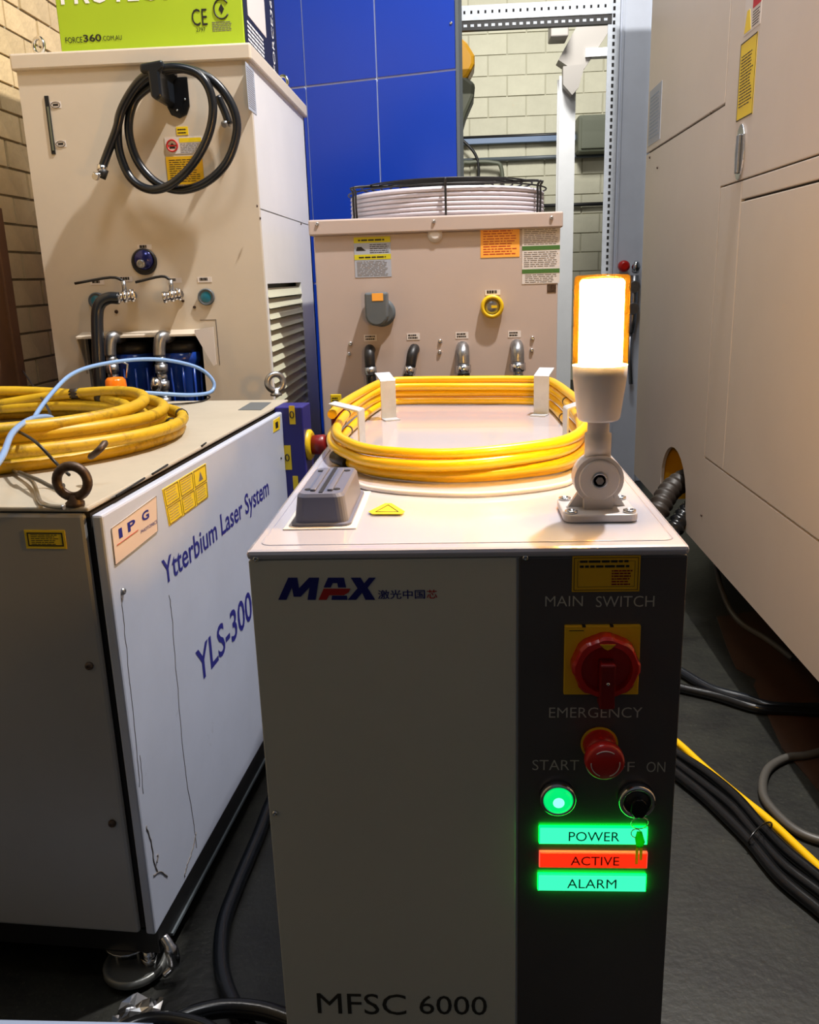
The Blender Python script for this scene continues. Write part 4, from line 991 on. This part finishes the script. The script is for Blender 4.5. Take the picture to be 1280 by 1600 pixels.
# heavy-duty connector cover
hC = .042
x0, x1, y0, y1 = -.212, -.143, 1.042, float(atZ(518, 729, zt + hC)[1])
def loft(rings, name, mt_, par, bevel=0., **k):
    g = G(); n = len(rings[0]); vs = [p for r_ in rings for p in r_]
    F_ = [(i * n + k_, i * n + (k_ + 1) % n, (i + 1) * n + (k_ + 1) % n, (i + 1) * n + k_) for i in range(len(rings) - 1) for k_ in range(n)]
    F_ += [tuple(range(n))[::-1], tuple((len(rings) - 1) * n + k_ for k_ in range(n))]
    g.add(vs, F_, False); return g.build(name, mt_, par, bevel, **k)
def rr3(ix, z, r=.012): return [(x, y, z) for x, y in rrect(x0 + ix, x1 - ix, y0 + ix, y1 - ix, r)]
o = loft([rr3(-.004, zt), rr3(-.004, zt + .005), rr3(.0, zt + .006), rr3(.004, zt + hC - .004), rr3(.007, zt + hC)], 'connector_cover', 'connector_grey', t, label='blue-grey cast connector cover')
for dx in (-.011, .011):
    G().box((x0 + x1) / 2 + dx - .0035, (x0 + x1) / 2 + dx + .0035, y0 + .02, y1 - .02, zt + hC, zt + hC + .003).build('ridge', 'connector_grey', o, .001)
G().box((x0 + x1) / 2 - .0025, (x0 + x1) / 2 + .0025, y0 + .012, y1 - .012, zt + hC, zt + hC + .001).build('groove', 'black', o)
for ax in (x0 + .016, x1 - .016):
    for ay in (y0 + .03, y1 - .03):
        G().lathe([(.0045, 0), (.0045, .001)], (ax, ay, zt + hC), (0, 0, 1), 14).build('bolt_hole', 'black', o)
G().box(x0 - .012, x1 + .012, y0 - .012, y1 + .012, zt, zt + .002).build('gasket', 'paper', o, .001)
# logo polygons (photo pixels -> panel plane)
def zp(pts): return [F.px(380 + x * .34375, 820 + y * .34375) for x, y in pts]
lg = G(F)
lg.prism(zp([(160, 340), (205, 240), (246, 240), (254, 288), (300, 240), (345, 240), (330, 340), (293, 340), (302, 284), (262, 326), (230, 326), (222, 284), (197, 340)]), .0, .0008)
lg.prism(zp([(366, 284), (386, 240), (458, 240), (468, 284), (432, 284), (428, 264), (408, 264), (398, 284)]), 0, .0008)
lg.prism(zp([(402, 340), (404, 322), (472, 322), (474, 340)]), 0, .0008)
lg.prism(zp([(490, 240), (534, 240), (550, 266), (572, 240), (602, 240), (566, 286), (600, 340), (556, 340), (541, 308), (514, 340), (476, 340), (520, 288)]), 0, .0008)
lg.build('logo_lettering', 'logo_blue', t)
G(F).prism(zp([(343, 340), (366, 290), (488, 290), (480, 306), (458, 319), (392, 319), (380, 340)]), 0, .0009).build('logo_stroke', 'logo_red', t)
a0, b0 = F.px(591, 936); a1, b1 = F.px(664, 921)
text(t, '激光中国', F, a0, b0, a1 - a0, b1 - b0, 'logo_blue', .0006, bold=.010)
a0, b0 = F.px(667, 935); a1, b1 = F.px(683, 921)
text(t, '芯', F, a0, b0, a1 - a0, b1 - b0, 'logo_red', .0006, bold=.010, label='red final character')
a0, b0 = F.px(497, 1583); a1, b1 = F.px(634, 1551); b2 = F.px(497, 1551)[1]
text(t, 'MFSC', F, a0, b0, a1 - a0, b2 - b0, 'engrave_black', .0006)
a0, b0 = F.px(656, 1583); a1 = F.px(761, 1583)[0]
text(t, '6000', F, a0, b0 - .001, a1 - a0, b2 - b0, 'engrave_black', .0006)
# control panel lettering
def ctext(s, x0, x1, y0, y1, mt_='engrave', par=t, c=.0006, bold=-.006):
    a0, b0 = F.px(x0, y1); a1, b1 = F.px(x1, y0); return text(par, s, F, a0, F.px((x0 + x1) / 2, y1)[1], a1 - a0, F.px((x0 + x1) / 2, y0)[1] - F.px((x0 + x1) / 2, y1)[1], mt_, c, bold=bold)
ctext('MAIN', 852, 911, 931, 947); ctext('SWITCH', 931, 1023, 931, 948)
ctext('EMERGENCY', 858, 1004, 1105, 1121)
ctext('START', 832, 905, 1187, 1203); ctext('OFF', 938, 992, 1190, 1205); ctext('ON', 1010, 1040, 1190, 1206)
# yellow sticker (square code left out)
R = rect(F, 894, 868, 1000, 924); o = plate(t, 'yellow_notice', F, R, 'sticker_amber')
g = G(F); 
for q, w_ in ((.002, .0006), (.006, .0003)):
    for (a_, b_, c_, d_) in ((R[0] + q, R[1] - q, R[3] - q - w_, R[3] - q), (R[0] + q, R[1] - q, R[2] + q, R[2] + q + w_), (R[0] + q, R[0] + q + w_, R[2] + q, R[3] - q), (R[1] - q - w_, R[1] - q, R[2] + q, R[3] - q)): g.box(a_, b_, c_, d_, .0012, .0015)
g.build('border', 'ink', o)
prints(o, F, (R[0] + .006, R[1] - .006, R[3] - .016, R[3] - .003), 2, .0012, 'ink', .04, .45)
prints(o, F, (R[0] + .042, R[1] - .005, R[2] + .005, R[3] - .014), 4, .0012, 'dark_red', .1, .5)
# rotary main switch
R = rect(F, 881, 975, 998, 1082); 
o = plate(t, 'main_switch', F, R, 'yellow_plate', .006, 0, 'yellow plate of the main switch', .001)
cS = F.pt((R[0] + R[1]) / 2 + .003, (R[2] + R[3]) / 2 - .003, .006)
def gear(n, r0, r1, z, ce, k_=96):
    return [ce + V((r0 + (r1 - r0) * (.5 + .5 * math.tanh(4 * math.cos(n * 2 * PI * k / k_)))) * math.cos(2 * PI * k / k_), -z, (r0 + (r1 - r0) * (.5 + .5 * math.tanh(4 * math.cos(n * 2 * PI * k / k_)))) * math.sin(2 * PI * k / k_)) for k in range(k_)]
RK = .0385
loft([gear(8, RK, RK + .0012, 0, cS), gear(8, RK - .001, RK + .001, .014, cS), gear(8, RK - .003, RK - .002, .018, cS), gear(8, RK - .009, RK - .009, .019, cS), gear(8, RK - .010, RK - .010, .008, cS), gear(8, .012, .012, .007, cS)], 'dial_ring', 'red_plastic', o)
FH = Frame(cS, (1, 0, 0), (0, 0, 1), (0, -1, 0))
G(FH).box(-.0088, .0088, -.046, .010, .007, .028).build('handle', 'dark_red', o, .002, label='dark red handle bar')
G(FH).prism([(-.009, .032), (.009, .032), (.004, .027), (0, .025), (-.004, .027)], .018, .0195).build('pointer', 'sticker_amber', o)
screw(o, FH.pt(0, -.013, .028), (0, -1, 0), .0022)
G(F).box(R[0] + .005, R[0] + .022, R[3] - .006, R[3] - .0052, .006, .0064).box(R[0] + .02, R[0] + .024, R[3] - .0015, R[3] + .0003, .001, .0064).box(R[0] + .052, R[0] + .056, R[3] - .0015, R[3] + .0003, .001, .0064).build('notch', 'seam', o)
# emergency stop
p = F.P(936, 1160)
o = G().lathe([(.0215, 0), (.0215, .003), (.0195, .005), (.019, .010), (.019, .036)], p, F.n, 32).build('emergency_stop', 'red_plastic', t, label='red mushroom emergency stop')
G().lathe([(.0200, .030), (.0225, .034), (.0232, .038), (.0228, .045), (.020, .048), (.0, .0495)], p, F.n, 40, cap=False).build('mushroom_head', 'red_plastic', o)
g = G()
for (a0, a1) in ((.30 * PI, .72 * PI), (.98 * PI, 1.38 * PI), (1.60 * PI, 2.05 * PI)):
    g.tube([p + V(.0165 * math.cos(q), -.0488, .0165 * math.sin(q)) for q in np.linspace(a0, a1, 12)], .0006, 6)
g.build('arrow_marks', 'paper', o)
G().lathe([(.0185, .003), (.0225, .003), (.0225, .0045)], p, F.n, 32).build('collar', 'flange_yellow', o)
# start button
p = F.P(871, 1243)
o = G().lathe([(.0225, 0), (.0225, .010), (.0205, .012), (.0180, .012), (.0172, .009)], p, F.n, 36).build('start_button', 'chrome', t, label='chrome-ringed start button lit green')
G().lathe([(.0172, .008), (.0168, .013), (.013, .0155), (.0, .0165)], p, F.n, 32, cap=False).build('lit_cap', 'button_green', o)
G().lathe([(.007, .0160), (.004, .0172), (.0, .0174)], p, F.n, 24, cap=False).build('hot_spot', 'button_core', o)
# key switch
p = F.P(993, 1245)
o = G().lathe([(.0225, 0), (.0225, .012), (.0205, .014), (.0170, .014), (.0160, .006)], p, F.n, 36).build('key_switch', 'chrome', t, label='chrome-ringed key switch')
G().lathe([(.0160, .004), (.0150, .013), (.0, .013)], p, F.n, 32, cap=False).build('lock_barrel', 'black', o)
# keys (own thing, held by the lock)
pk = F.P(995, 1250, .013)
tk = thing('key_bunch', 'small black-headed key with ring and coloured tag hanging from the lock', 'keys', tuple(F.P(998, 1352, .013)))
G().tube([pk + V(0, .004, 0), pk + V(0, -.012, 0)], .003, 8).build('key_shank', 'chrome', tk)
G(Frame(pk, (1, 0, 0), (0, 0, 1), (0, -1, 0))).prism([(-.004, .009), (.004, .009), (.0095, .003), (.0105, -.008), (.006, -.016), (-.004, -.016), (-.0095, -.008), (-.0085, .003)], .010, .0145).build('key_head', 'rubber_glossy', tk, .0012)
pr_ = F.P(1000, 1286, .016)
G().tube([pr_ + .0105 * V(math.cos(q), -.35 * math.sin(q), math.sin(q)) for q in np.linspace(0, 2 * PI, 28, endpoint=False)], .0007, 6, True).build('key_ring', 'chrome', tk)
pr2 = F.P(994, 1302, .014)
G().tube([pr2 + .006 * V(math.cos(q), 0, math.sin(q)) for q in np.linspace(0, 2 * PI, 20, endpoint=False)], .0006, 6, True).build('split_ring', 'chrome', tk)
FKy = Frame(F.P(1000, 1310, .014), (1, 0, 0), (0, 0, 1), (0, -1, 0))
G(FKy).prism([(-.004, .010), (.002, .010), (.006, -.004), (.003, -.012), (-.004, -.012), (-.006, 0)], 0, .002).build('green_fob', 'fob_green', tk)
G(FKy).box(-.0045, -.0015, -.036, -.010, 0, .0015).box(.0005, .0035, -.030, -.010, 0, .0015).build('orange_strap', 'fob_orange', tk)
# indicator lamps
def lamp(R, face, edge, s_, ink, lbl, tx0, tx1):
    o = G(F).box(R[0], R[1], R[2], R[3], 0, .0045).build('indicator_lamp', edge, t, .001, label=lbl)
    G(F).box(R[0] + .0012, R[1] - .0012, R[2] + .0012, R[3] - .0012, .0045, .0058).build('lens', face, o, .0006)
    m2 = (R[2] + R[3]) / 2; h = (R[3] - R[2]) * .27
    a0 = F.px(tx0, 1300)[0]; a1 = F.px(tx1, 1300)[0]
    text(o, s_, F, a0, m2 - h, a1 - a0, 2 * h, ink, .0061, bold=0)
lamp(rect(F, 842, 1289, 1011, 1316), 'lamp_green', 'lamp_green_edge', 'POWER', 'lamp_ink', 'green lit power lamp', 888, 967)
lamp(rect(F, 842, 1328, 1011, 1353), 'lamp_red', 'lamp_red_edge', 'ACTIVE', 'lamp_ink_red', 'red lit active lamp', 892, 968)
lamp(rect(F, 840, 1363, 1009, 1389), 'lamp_green', 'lamp_green_edge', 'ALARM', 'lamp_ink', 'green lit alarm lamp', 887, 965)
# coil brackets: bent sheet hooks
def bracket(p, ang, h=.085, w_=.034, out=.04, lbl=None):
    """upright strip with a bent-out top lug; ang = outward direction"""
    e = V(math.cos(ang), math.sin(ang), 0); s_ = V(-math.sin(ang), math.cos(ang), 0); p = np.array(p)
    fr = Frame(p, s_, (0, 0, 1), e)
    g = G(fr); hw = w_ / 2
    prof = [(-.030, 0), (-.030, .003), (-.002, .003), (-.002, h), (.0, h + .002), (out, h + .014), (out + .001, h + .012), (.001, h - .001), (.001, 0)]
    n = len(prof); vs = [(-hw, z, c) for c, z in prof] + [(hw, z, c) for c, z in prof]
    g.add(vs, [tuple(range(n)), tuple(range(n, 2 * n))[::-1]] + [(i, (i + 1) % n, n + (i + 1) % n, n + i) for i in range(n)])
    g.build('cable_bracket', 'galv', t, label=lbl)
pBL = atZ(608, 655, zt); pBR = atZ(846, 648, zt)
bracket((pBL[0], pBL[1], zt), PI * .62); bracket((pBR[0], pBR[1], zt), PI * .38)
pL = atZ(566, 700, zt); pR = atZ(884, 690, zt)
bracket((pL[0], pL[1], zt), PI * .93, h=.07, out=.055); bracket((pR[0], pR[1], zt), PI * .04, h=.062)

# bright yellow cable coil around the brackets (own thing)
rc = .0088
bp = [(546, 732), (578, 745), (640, 754), (700, 757), (760, 755), (830, 748), (880, 739), (905, 722), (910, 700), (901, 680), (885, 660), (868, 643), (850, 634), (800, 632), (725, 632), (650, 632), (607, 634), (586, 643), (562, 660), (540, 682), (526, 704), (528, 720)]
B = [atZ(x, y, zt) for x, y in bp]
ring = cat_rom(B, 8, True)
# resample evenly
def resample(P, n):
    P = P + [P[0]]; L = [0]
    for i in range(1, len(P)): L.append(L[-1] + np.linalg.norm(P[i] - P[i - 1]))
    out = []
    j = 0
    for k in range(n):
        s_ = L[-1] * k / n
        while L[j + 1] < s_: j += 1
        f = (s_ - L[j]) / (L[j + 1] - L[j] + 1e-12); out.append(P[j] * (1 - f) + P[j + 1] * f)
    return out
NN = 120; ring = resample(ring, NN); cen = sum(ring) / NN
P = []; rg = random.Random(11); NT = 4
ph = [rg.uniform(0, 6.28) for _ in range(NT + 1)]; lat = [-.004, .006, -.001, .007, .000, .004]
for k in range(int(NN * (NT - .08))):
    i = k // NN; tt = (k % NN) / NN
    # climb one layer along the front run (tt 0..0.36)
    w_ = min(1, max(0, (tt + .0) / .34)); w_ = w_ * w_ * (3 - 2 * w_)
    lev = max(0, i - 1 + w_) if i else 0
    lt = lat[max(i - 1, 0)] * (1 - w_) + lat[i] * w_
    b = ring[k % NN]; d = b - cen; d[2] = 0; d /= np.linalg.norm(d)
    sag = .0018 * math.sin(2 * PI * tt * 2 + ph[i]) * (i > 0)
    P.append(V(b[0], b[1], 0) + d * (lt + .003 * math.sin(6 * tt * PI + ph[i])) + V(0, 0, zt + rc + .001 + lev * rc * 1.86 + max(sag, 0)))
th = thing('yellow_cable_coil', 'clean bright yellow cable wound round brackets on the foreground cabinet', 'cable', (float(cen[0]), float(cen[1]), zt))
G().tube(P, rc, 12).build('cable', 'yellow_cable', th)
# tail plug end
e = P[-1]
G().tube([P[0] + V(-.004, .0, 0), P[0] + V(-.03, .03, .004)], rc * 1.25, 12).build('cable_end_sleeve', 'brown_cable', th)
for lp in range(3):
    for fr0 in (.40, .86):
        k = int(NN * (lp + fr0)); tg = P[k + 1] - P[k - 1]; tg /= np.linalg.norm(tg)
        G().tube([P[k] + tg * (q * .006) for q in (-1, 0, 1)], rc * 1.06, 12).build('tape_band', 'rusty', th)
# thin clear cable along the front of the coil
p = [atZ(x, y, zt + .004) for x, y in ((560, 757), (580, 763), (640, 770), (740, 773), (830, 766), (880, 757), (895, 750))]
tag(G().tube(cat_rom(p, 8), .0042, 8).build('white_lead', 'white_paint'), 'thin white lead lying in front of the bright yellow coil', 'cable')

# ============================================================ SIGNAL LAMP
Yb0 = 1.085
def bz(py): return float(atY(932, py, Yb0)[2])
bxc = float(atY(933, 745, Yb0)[0])
t = thing('signal_lamp', 'lit amber signal lamp on a grey jointed foot at the cabinet corner', 'lamp', (bxc, Yb0, zt))
FBc = Frame((bxc, Yb0, 0), (1, 0, 0), (0, 0, 1), (0, -1, 0))
zb0 = zt + .0015
g = G(); vs = rrect(bxc - .046, bxc + .046, Yb0 - .045, Yb0 + .045, .012)
FZ2 = Frame((0, 0, 0), (1, 0, 0), (0, 1, 0), (0, 0, 1))
G(FZ2).prism(vs, zb0, zb0 + .010).build('foot_plate', 'beacon_grey', t, .002)
for dx in (-.036, .036):
    for dy in (-.033, .033):
        o = G().lathe([(.008, 0), (.008, .003), (.0045, .004), (.004, .002)], (bxc + dx, Yb0 + dy, zb0 + .010), (0, 0, 1), 16).build('screw', 'chrome', t)
zd = bz(745)
# upright cheek with round joint
pts = [(-.018, zb0 + .010), (.018, zb0 + .010), (.018, zd - .02)] + [(.031 * math.cos(q), zd + .031 * math.sin(q)) for q in np.linspace(-.9, PI + .9, 26)] + [(-.018, zd - .02)]
G(FBc).prism(pts, -.012, .018).build('joint_bracket', 'beacon_grey', t, .0015)
G().lathe([(.0255, .018), (.0255, .020), (.024, .021)], (bxc, Yb0, zd), (0, -1, 0), 32).build('joint_cap', 'beacon_grey', t, .0006)
o = G().lathe([(.0105, .020), (.0105, .0225), (.008, .023), (.0075, .021)], (bxc, Yb0, zd), (0, -1, 0), 24).build('joint_bolt', 'steel', t)
G().lathe([(.005, .021), (.005, .0245)], (bxc, Yb0, zd), (0, -1, 0), 6).build('hex_socket', 'ink_grey', o)
for sx in (-1, 1):
    G(FBc).prism([(sx * .017, zb0 + .010), (sx * .036, zb0 + .010), (sx * .017, zb0 + .040)], -.004, .004).build('gusset', 'beacon_grey', t)
G().lathe([(.0165, zd + .024), (.0165, bz(677)), (.0135, bz(677) + .001), (.0135, bz(655))], (bxc, Yb0, 0), (0, 0, 1), 28).build('neck', 'beacon_grey', t)
zA, zB_, zC_ = bz(656), bz(570), bz(430)
G().lathe([(.012, zA), (.0240, zA), (.0262, zA + .003), (.0325, zB_ - .018), (.0335, zB_)], (bxc, Yb0, 0), (0, 0, 1), 40).build('housing', 'beacon_grey', t)
G().lathe([(.0335, zB_ + .0005), (.0335, zC_ - .006), (.0325, zC_ - .002), (.030, zC_), (.0, zC_ + .001)], (bxc, Yb0, 0), (0, 0, 1), 48, cap=False).build('amber_lens', 'amber_shell', t, label='amber plastic lens')
G().lathe([(.0265, zB_ + .002), (.0265, zC_ - .008), (.024, zC_ - .005), (.0, zC_ - .004)], (bxc, Yb0, 0), (0, 0, 1), 40, cap=False).build('light_core', 'beacon_core', t, label='glowing inner tube')

# ============================================================ FLOOR CABLES
def fcable(name, pts, r, mt_, lb, cat='cable', z0=None, group=None):
    z0 = r if z0 is None else z0
    P = [atZ(q[0], q[1], (q[2] if len(q) > 2 else 0) + z0) for q in pts]
    return tag(G().tube(cat_rom(P, 8), r, 12).build(name, mt_), lb, cat, group)
fcable('floor_cable', ((1020, 1130), (1062, 1163), (1100, 1198), (1150, 1240), (1200, 1280), (1245, 1322), (1285, 1360), (1330, 1405)), .0095, 'yellow_cable', 'clean yellow cable running diagonally over the dark floor at the right')
fcable('floor_cable', ((1020, 1150), (1062, 1180), (1105, 1208), (1150, 1245), (1190, 1290), (1230, 1330), (1285, 1375), (1330, 1420)), .0125, 'rubber_glossy', 'glossy black floor cable next to the yellow one, uppermost of the three')
fcable('floor_cable', ((1020, 1166), (1060, 1196), (1100, 1226), (1145, 1262), (1180, 1303), (1225, 1352), (1285, 1398), (1330, 1440)), .0125, 'rubber_glossy', 'glossy black floor cable in the middle of the bundle of three')
fcable('floor_cable', ((1020, 1180), (1060, 1212), (1100, 1244), (1140, 1282), (1175, 1318), (1220, 1372), (1285, 1426), (1330, 1470)), .0135, 'rubber_glossy', 'glossy black floor cable at the outer left of the bundle of three')
p = atZ(1188, 1306, .02); e = V(.75, .66, 0)
tag(G().tube([p + .046 * math.cos(q) * e + V(0, 0, .019 * math.sin(q) + .005) for q in np.linspace(0, 2 * PI, 24, endpoint=False)], .0022, 6, True).build('cable_tie', 'rubber_glossy'), 'black cable tie cinched round the three black floor cables', 'cable tie')
fcable('floor_cable', ((1300, 1170), (1262, 1180), (1230, 1184), (1204, 1198), (1193, 1218), (1194, 1245), (1212, 1270), (1240, 1295), (1270, 1310), (1310, 1320)), .0105, 'grey_cable', 'grey cable curving in a U on the floor at the right edge')
fcable('floor_cable', ((1040, 1035), (1068, 1052), (1110, 1076), (1160, 1090), (1210, 1104), (1300, 1106)), .014, 'rubber', 'upper dark cable of the pair going under the cream machine')
fcable('floor_cable', ((1040, 1070), (1068, 1076), (1120, 1088), (1180, 1106), (1230, 1110), (1300, 1114)), .014, 'rubber_glossy', 'lower dark cable of the pair going under the cream machine')
fcable('floor_cable', ((1118, 880, .1), (1126, 915, .04), (1140, 950), (1160, 975), (1200, 1000), (1240, 1030)), .010, 'grey_cable', 'grey cable on the floor in the shadow below the arched opening')
# between the cabinets
fcable('floor_hose', ((470, 1180), (430, 1240), (402, 1310), (372, 1380), (350, 1440), (345, 1490), (350, 1530), (366, 1570), (390, 1610)), .0145, 'rubber', 'dark hose on the floor between the two laser cabinets', 'hose')
fcable('floor_hose', ((215, 1660), (240, 1620), (290, 1590), (345, 1576), (400, 1578), (450, 1592), (510, 1620)), .0155, 'rubber_glossy', 'thick glossy black hose arching along the bottom edge of the photo', 'hose', z0=.045)
fcable('floor_hose', ((150, 1650), (190, 1612), (230, 1596), (280, 1596), (330, 1612), (360, 1650)), .013, 'rubber_glossy', 'short black hose arch at the bottom beside the pale blue rail', 'hose', z0=.09)
# pale rail bottom-left corner
a = atZ(0, 1592, .12); c = atZ(240, 1600, .12)
t = thing('pale_rail', 'pale blue-white metal rail at the bottom left corner', 'rail', (-.7, 1.05, .0))
yR = float(a[1]); 
G().box(-1.1, float(c[0]) , yR - .06, yR, .09, .12).build('rail', 'pale_rail', t, .003)
G().box(-1.0, -.96, yR - .05, yR - .01, 0, .09).build('leg', 'pale_rail', t); G().box(float(c[0]) - .10, float(c[0]) - .06, yR - .05, yR - .01, 0, .09).build('leg', 'pale_rail', t)
# crumpled foil scrap
rg = random.Random(8); g = G(); ce = atZ(213, 1580, .01); vs = []
n1, n2 = 7, 6
for j in range(n2):
    for i in range(n1): vs.append((ce[0] - .03 + .012 * i + rg.uniform(-.004, .004), ce[1] - .03 + .012 * j + rg.uniform(-.004, .004), .004 + rg.uniform(0, .016)))
g.add(vs, [(j * n1 + i, j * n1 + i + 1, (j + 1) * n1 + i + 1, (j + 1) * n1 + i) for j in range(n2 - 1) for i in range(n1 - 1)])
o = g.build('foil_scrap', 'chrome'); o.modifiers.new('thickness', 'SOLIDIFY').thickness = .0008; tag(o, 'crumpled silvery scrap on the floor below the left castor', 'scrap')
bpy.context.view_layer.update()
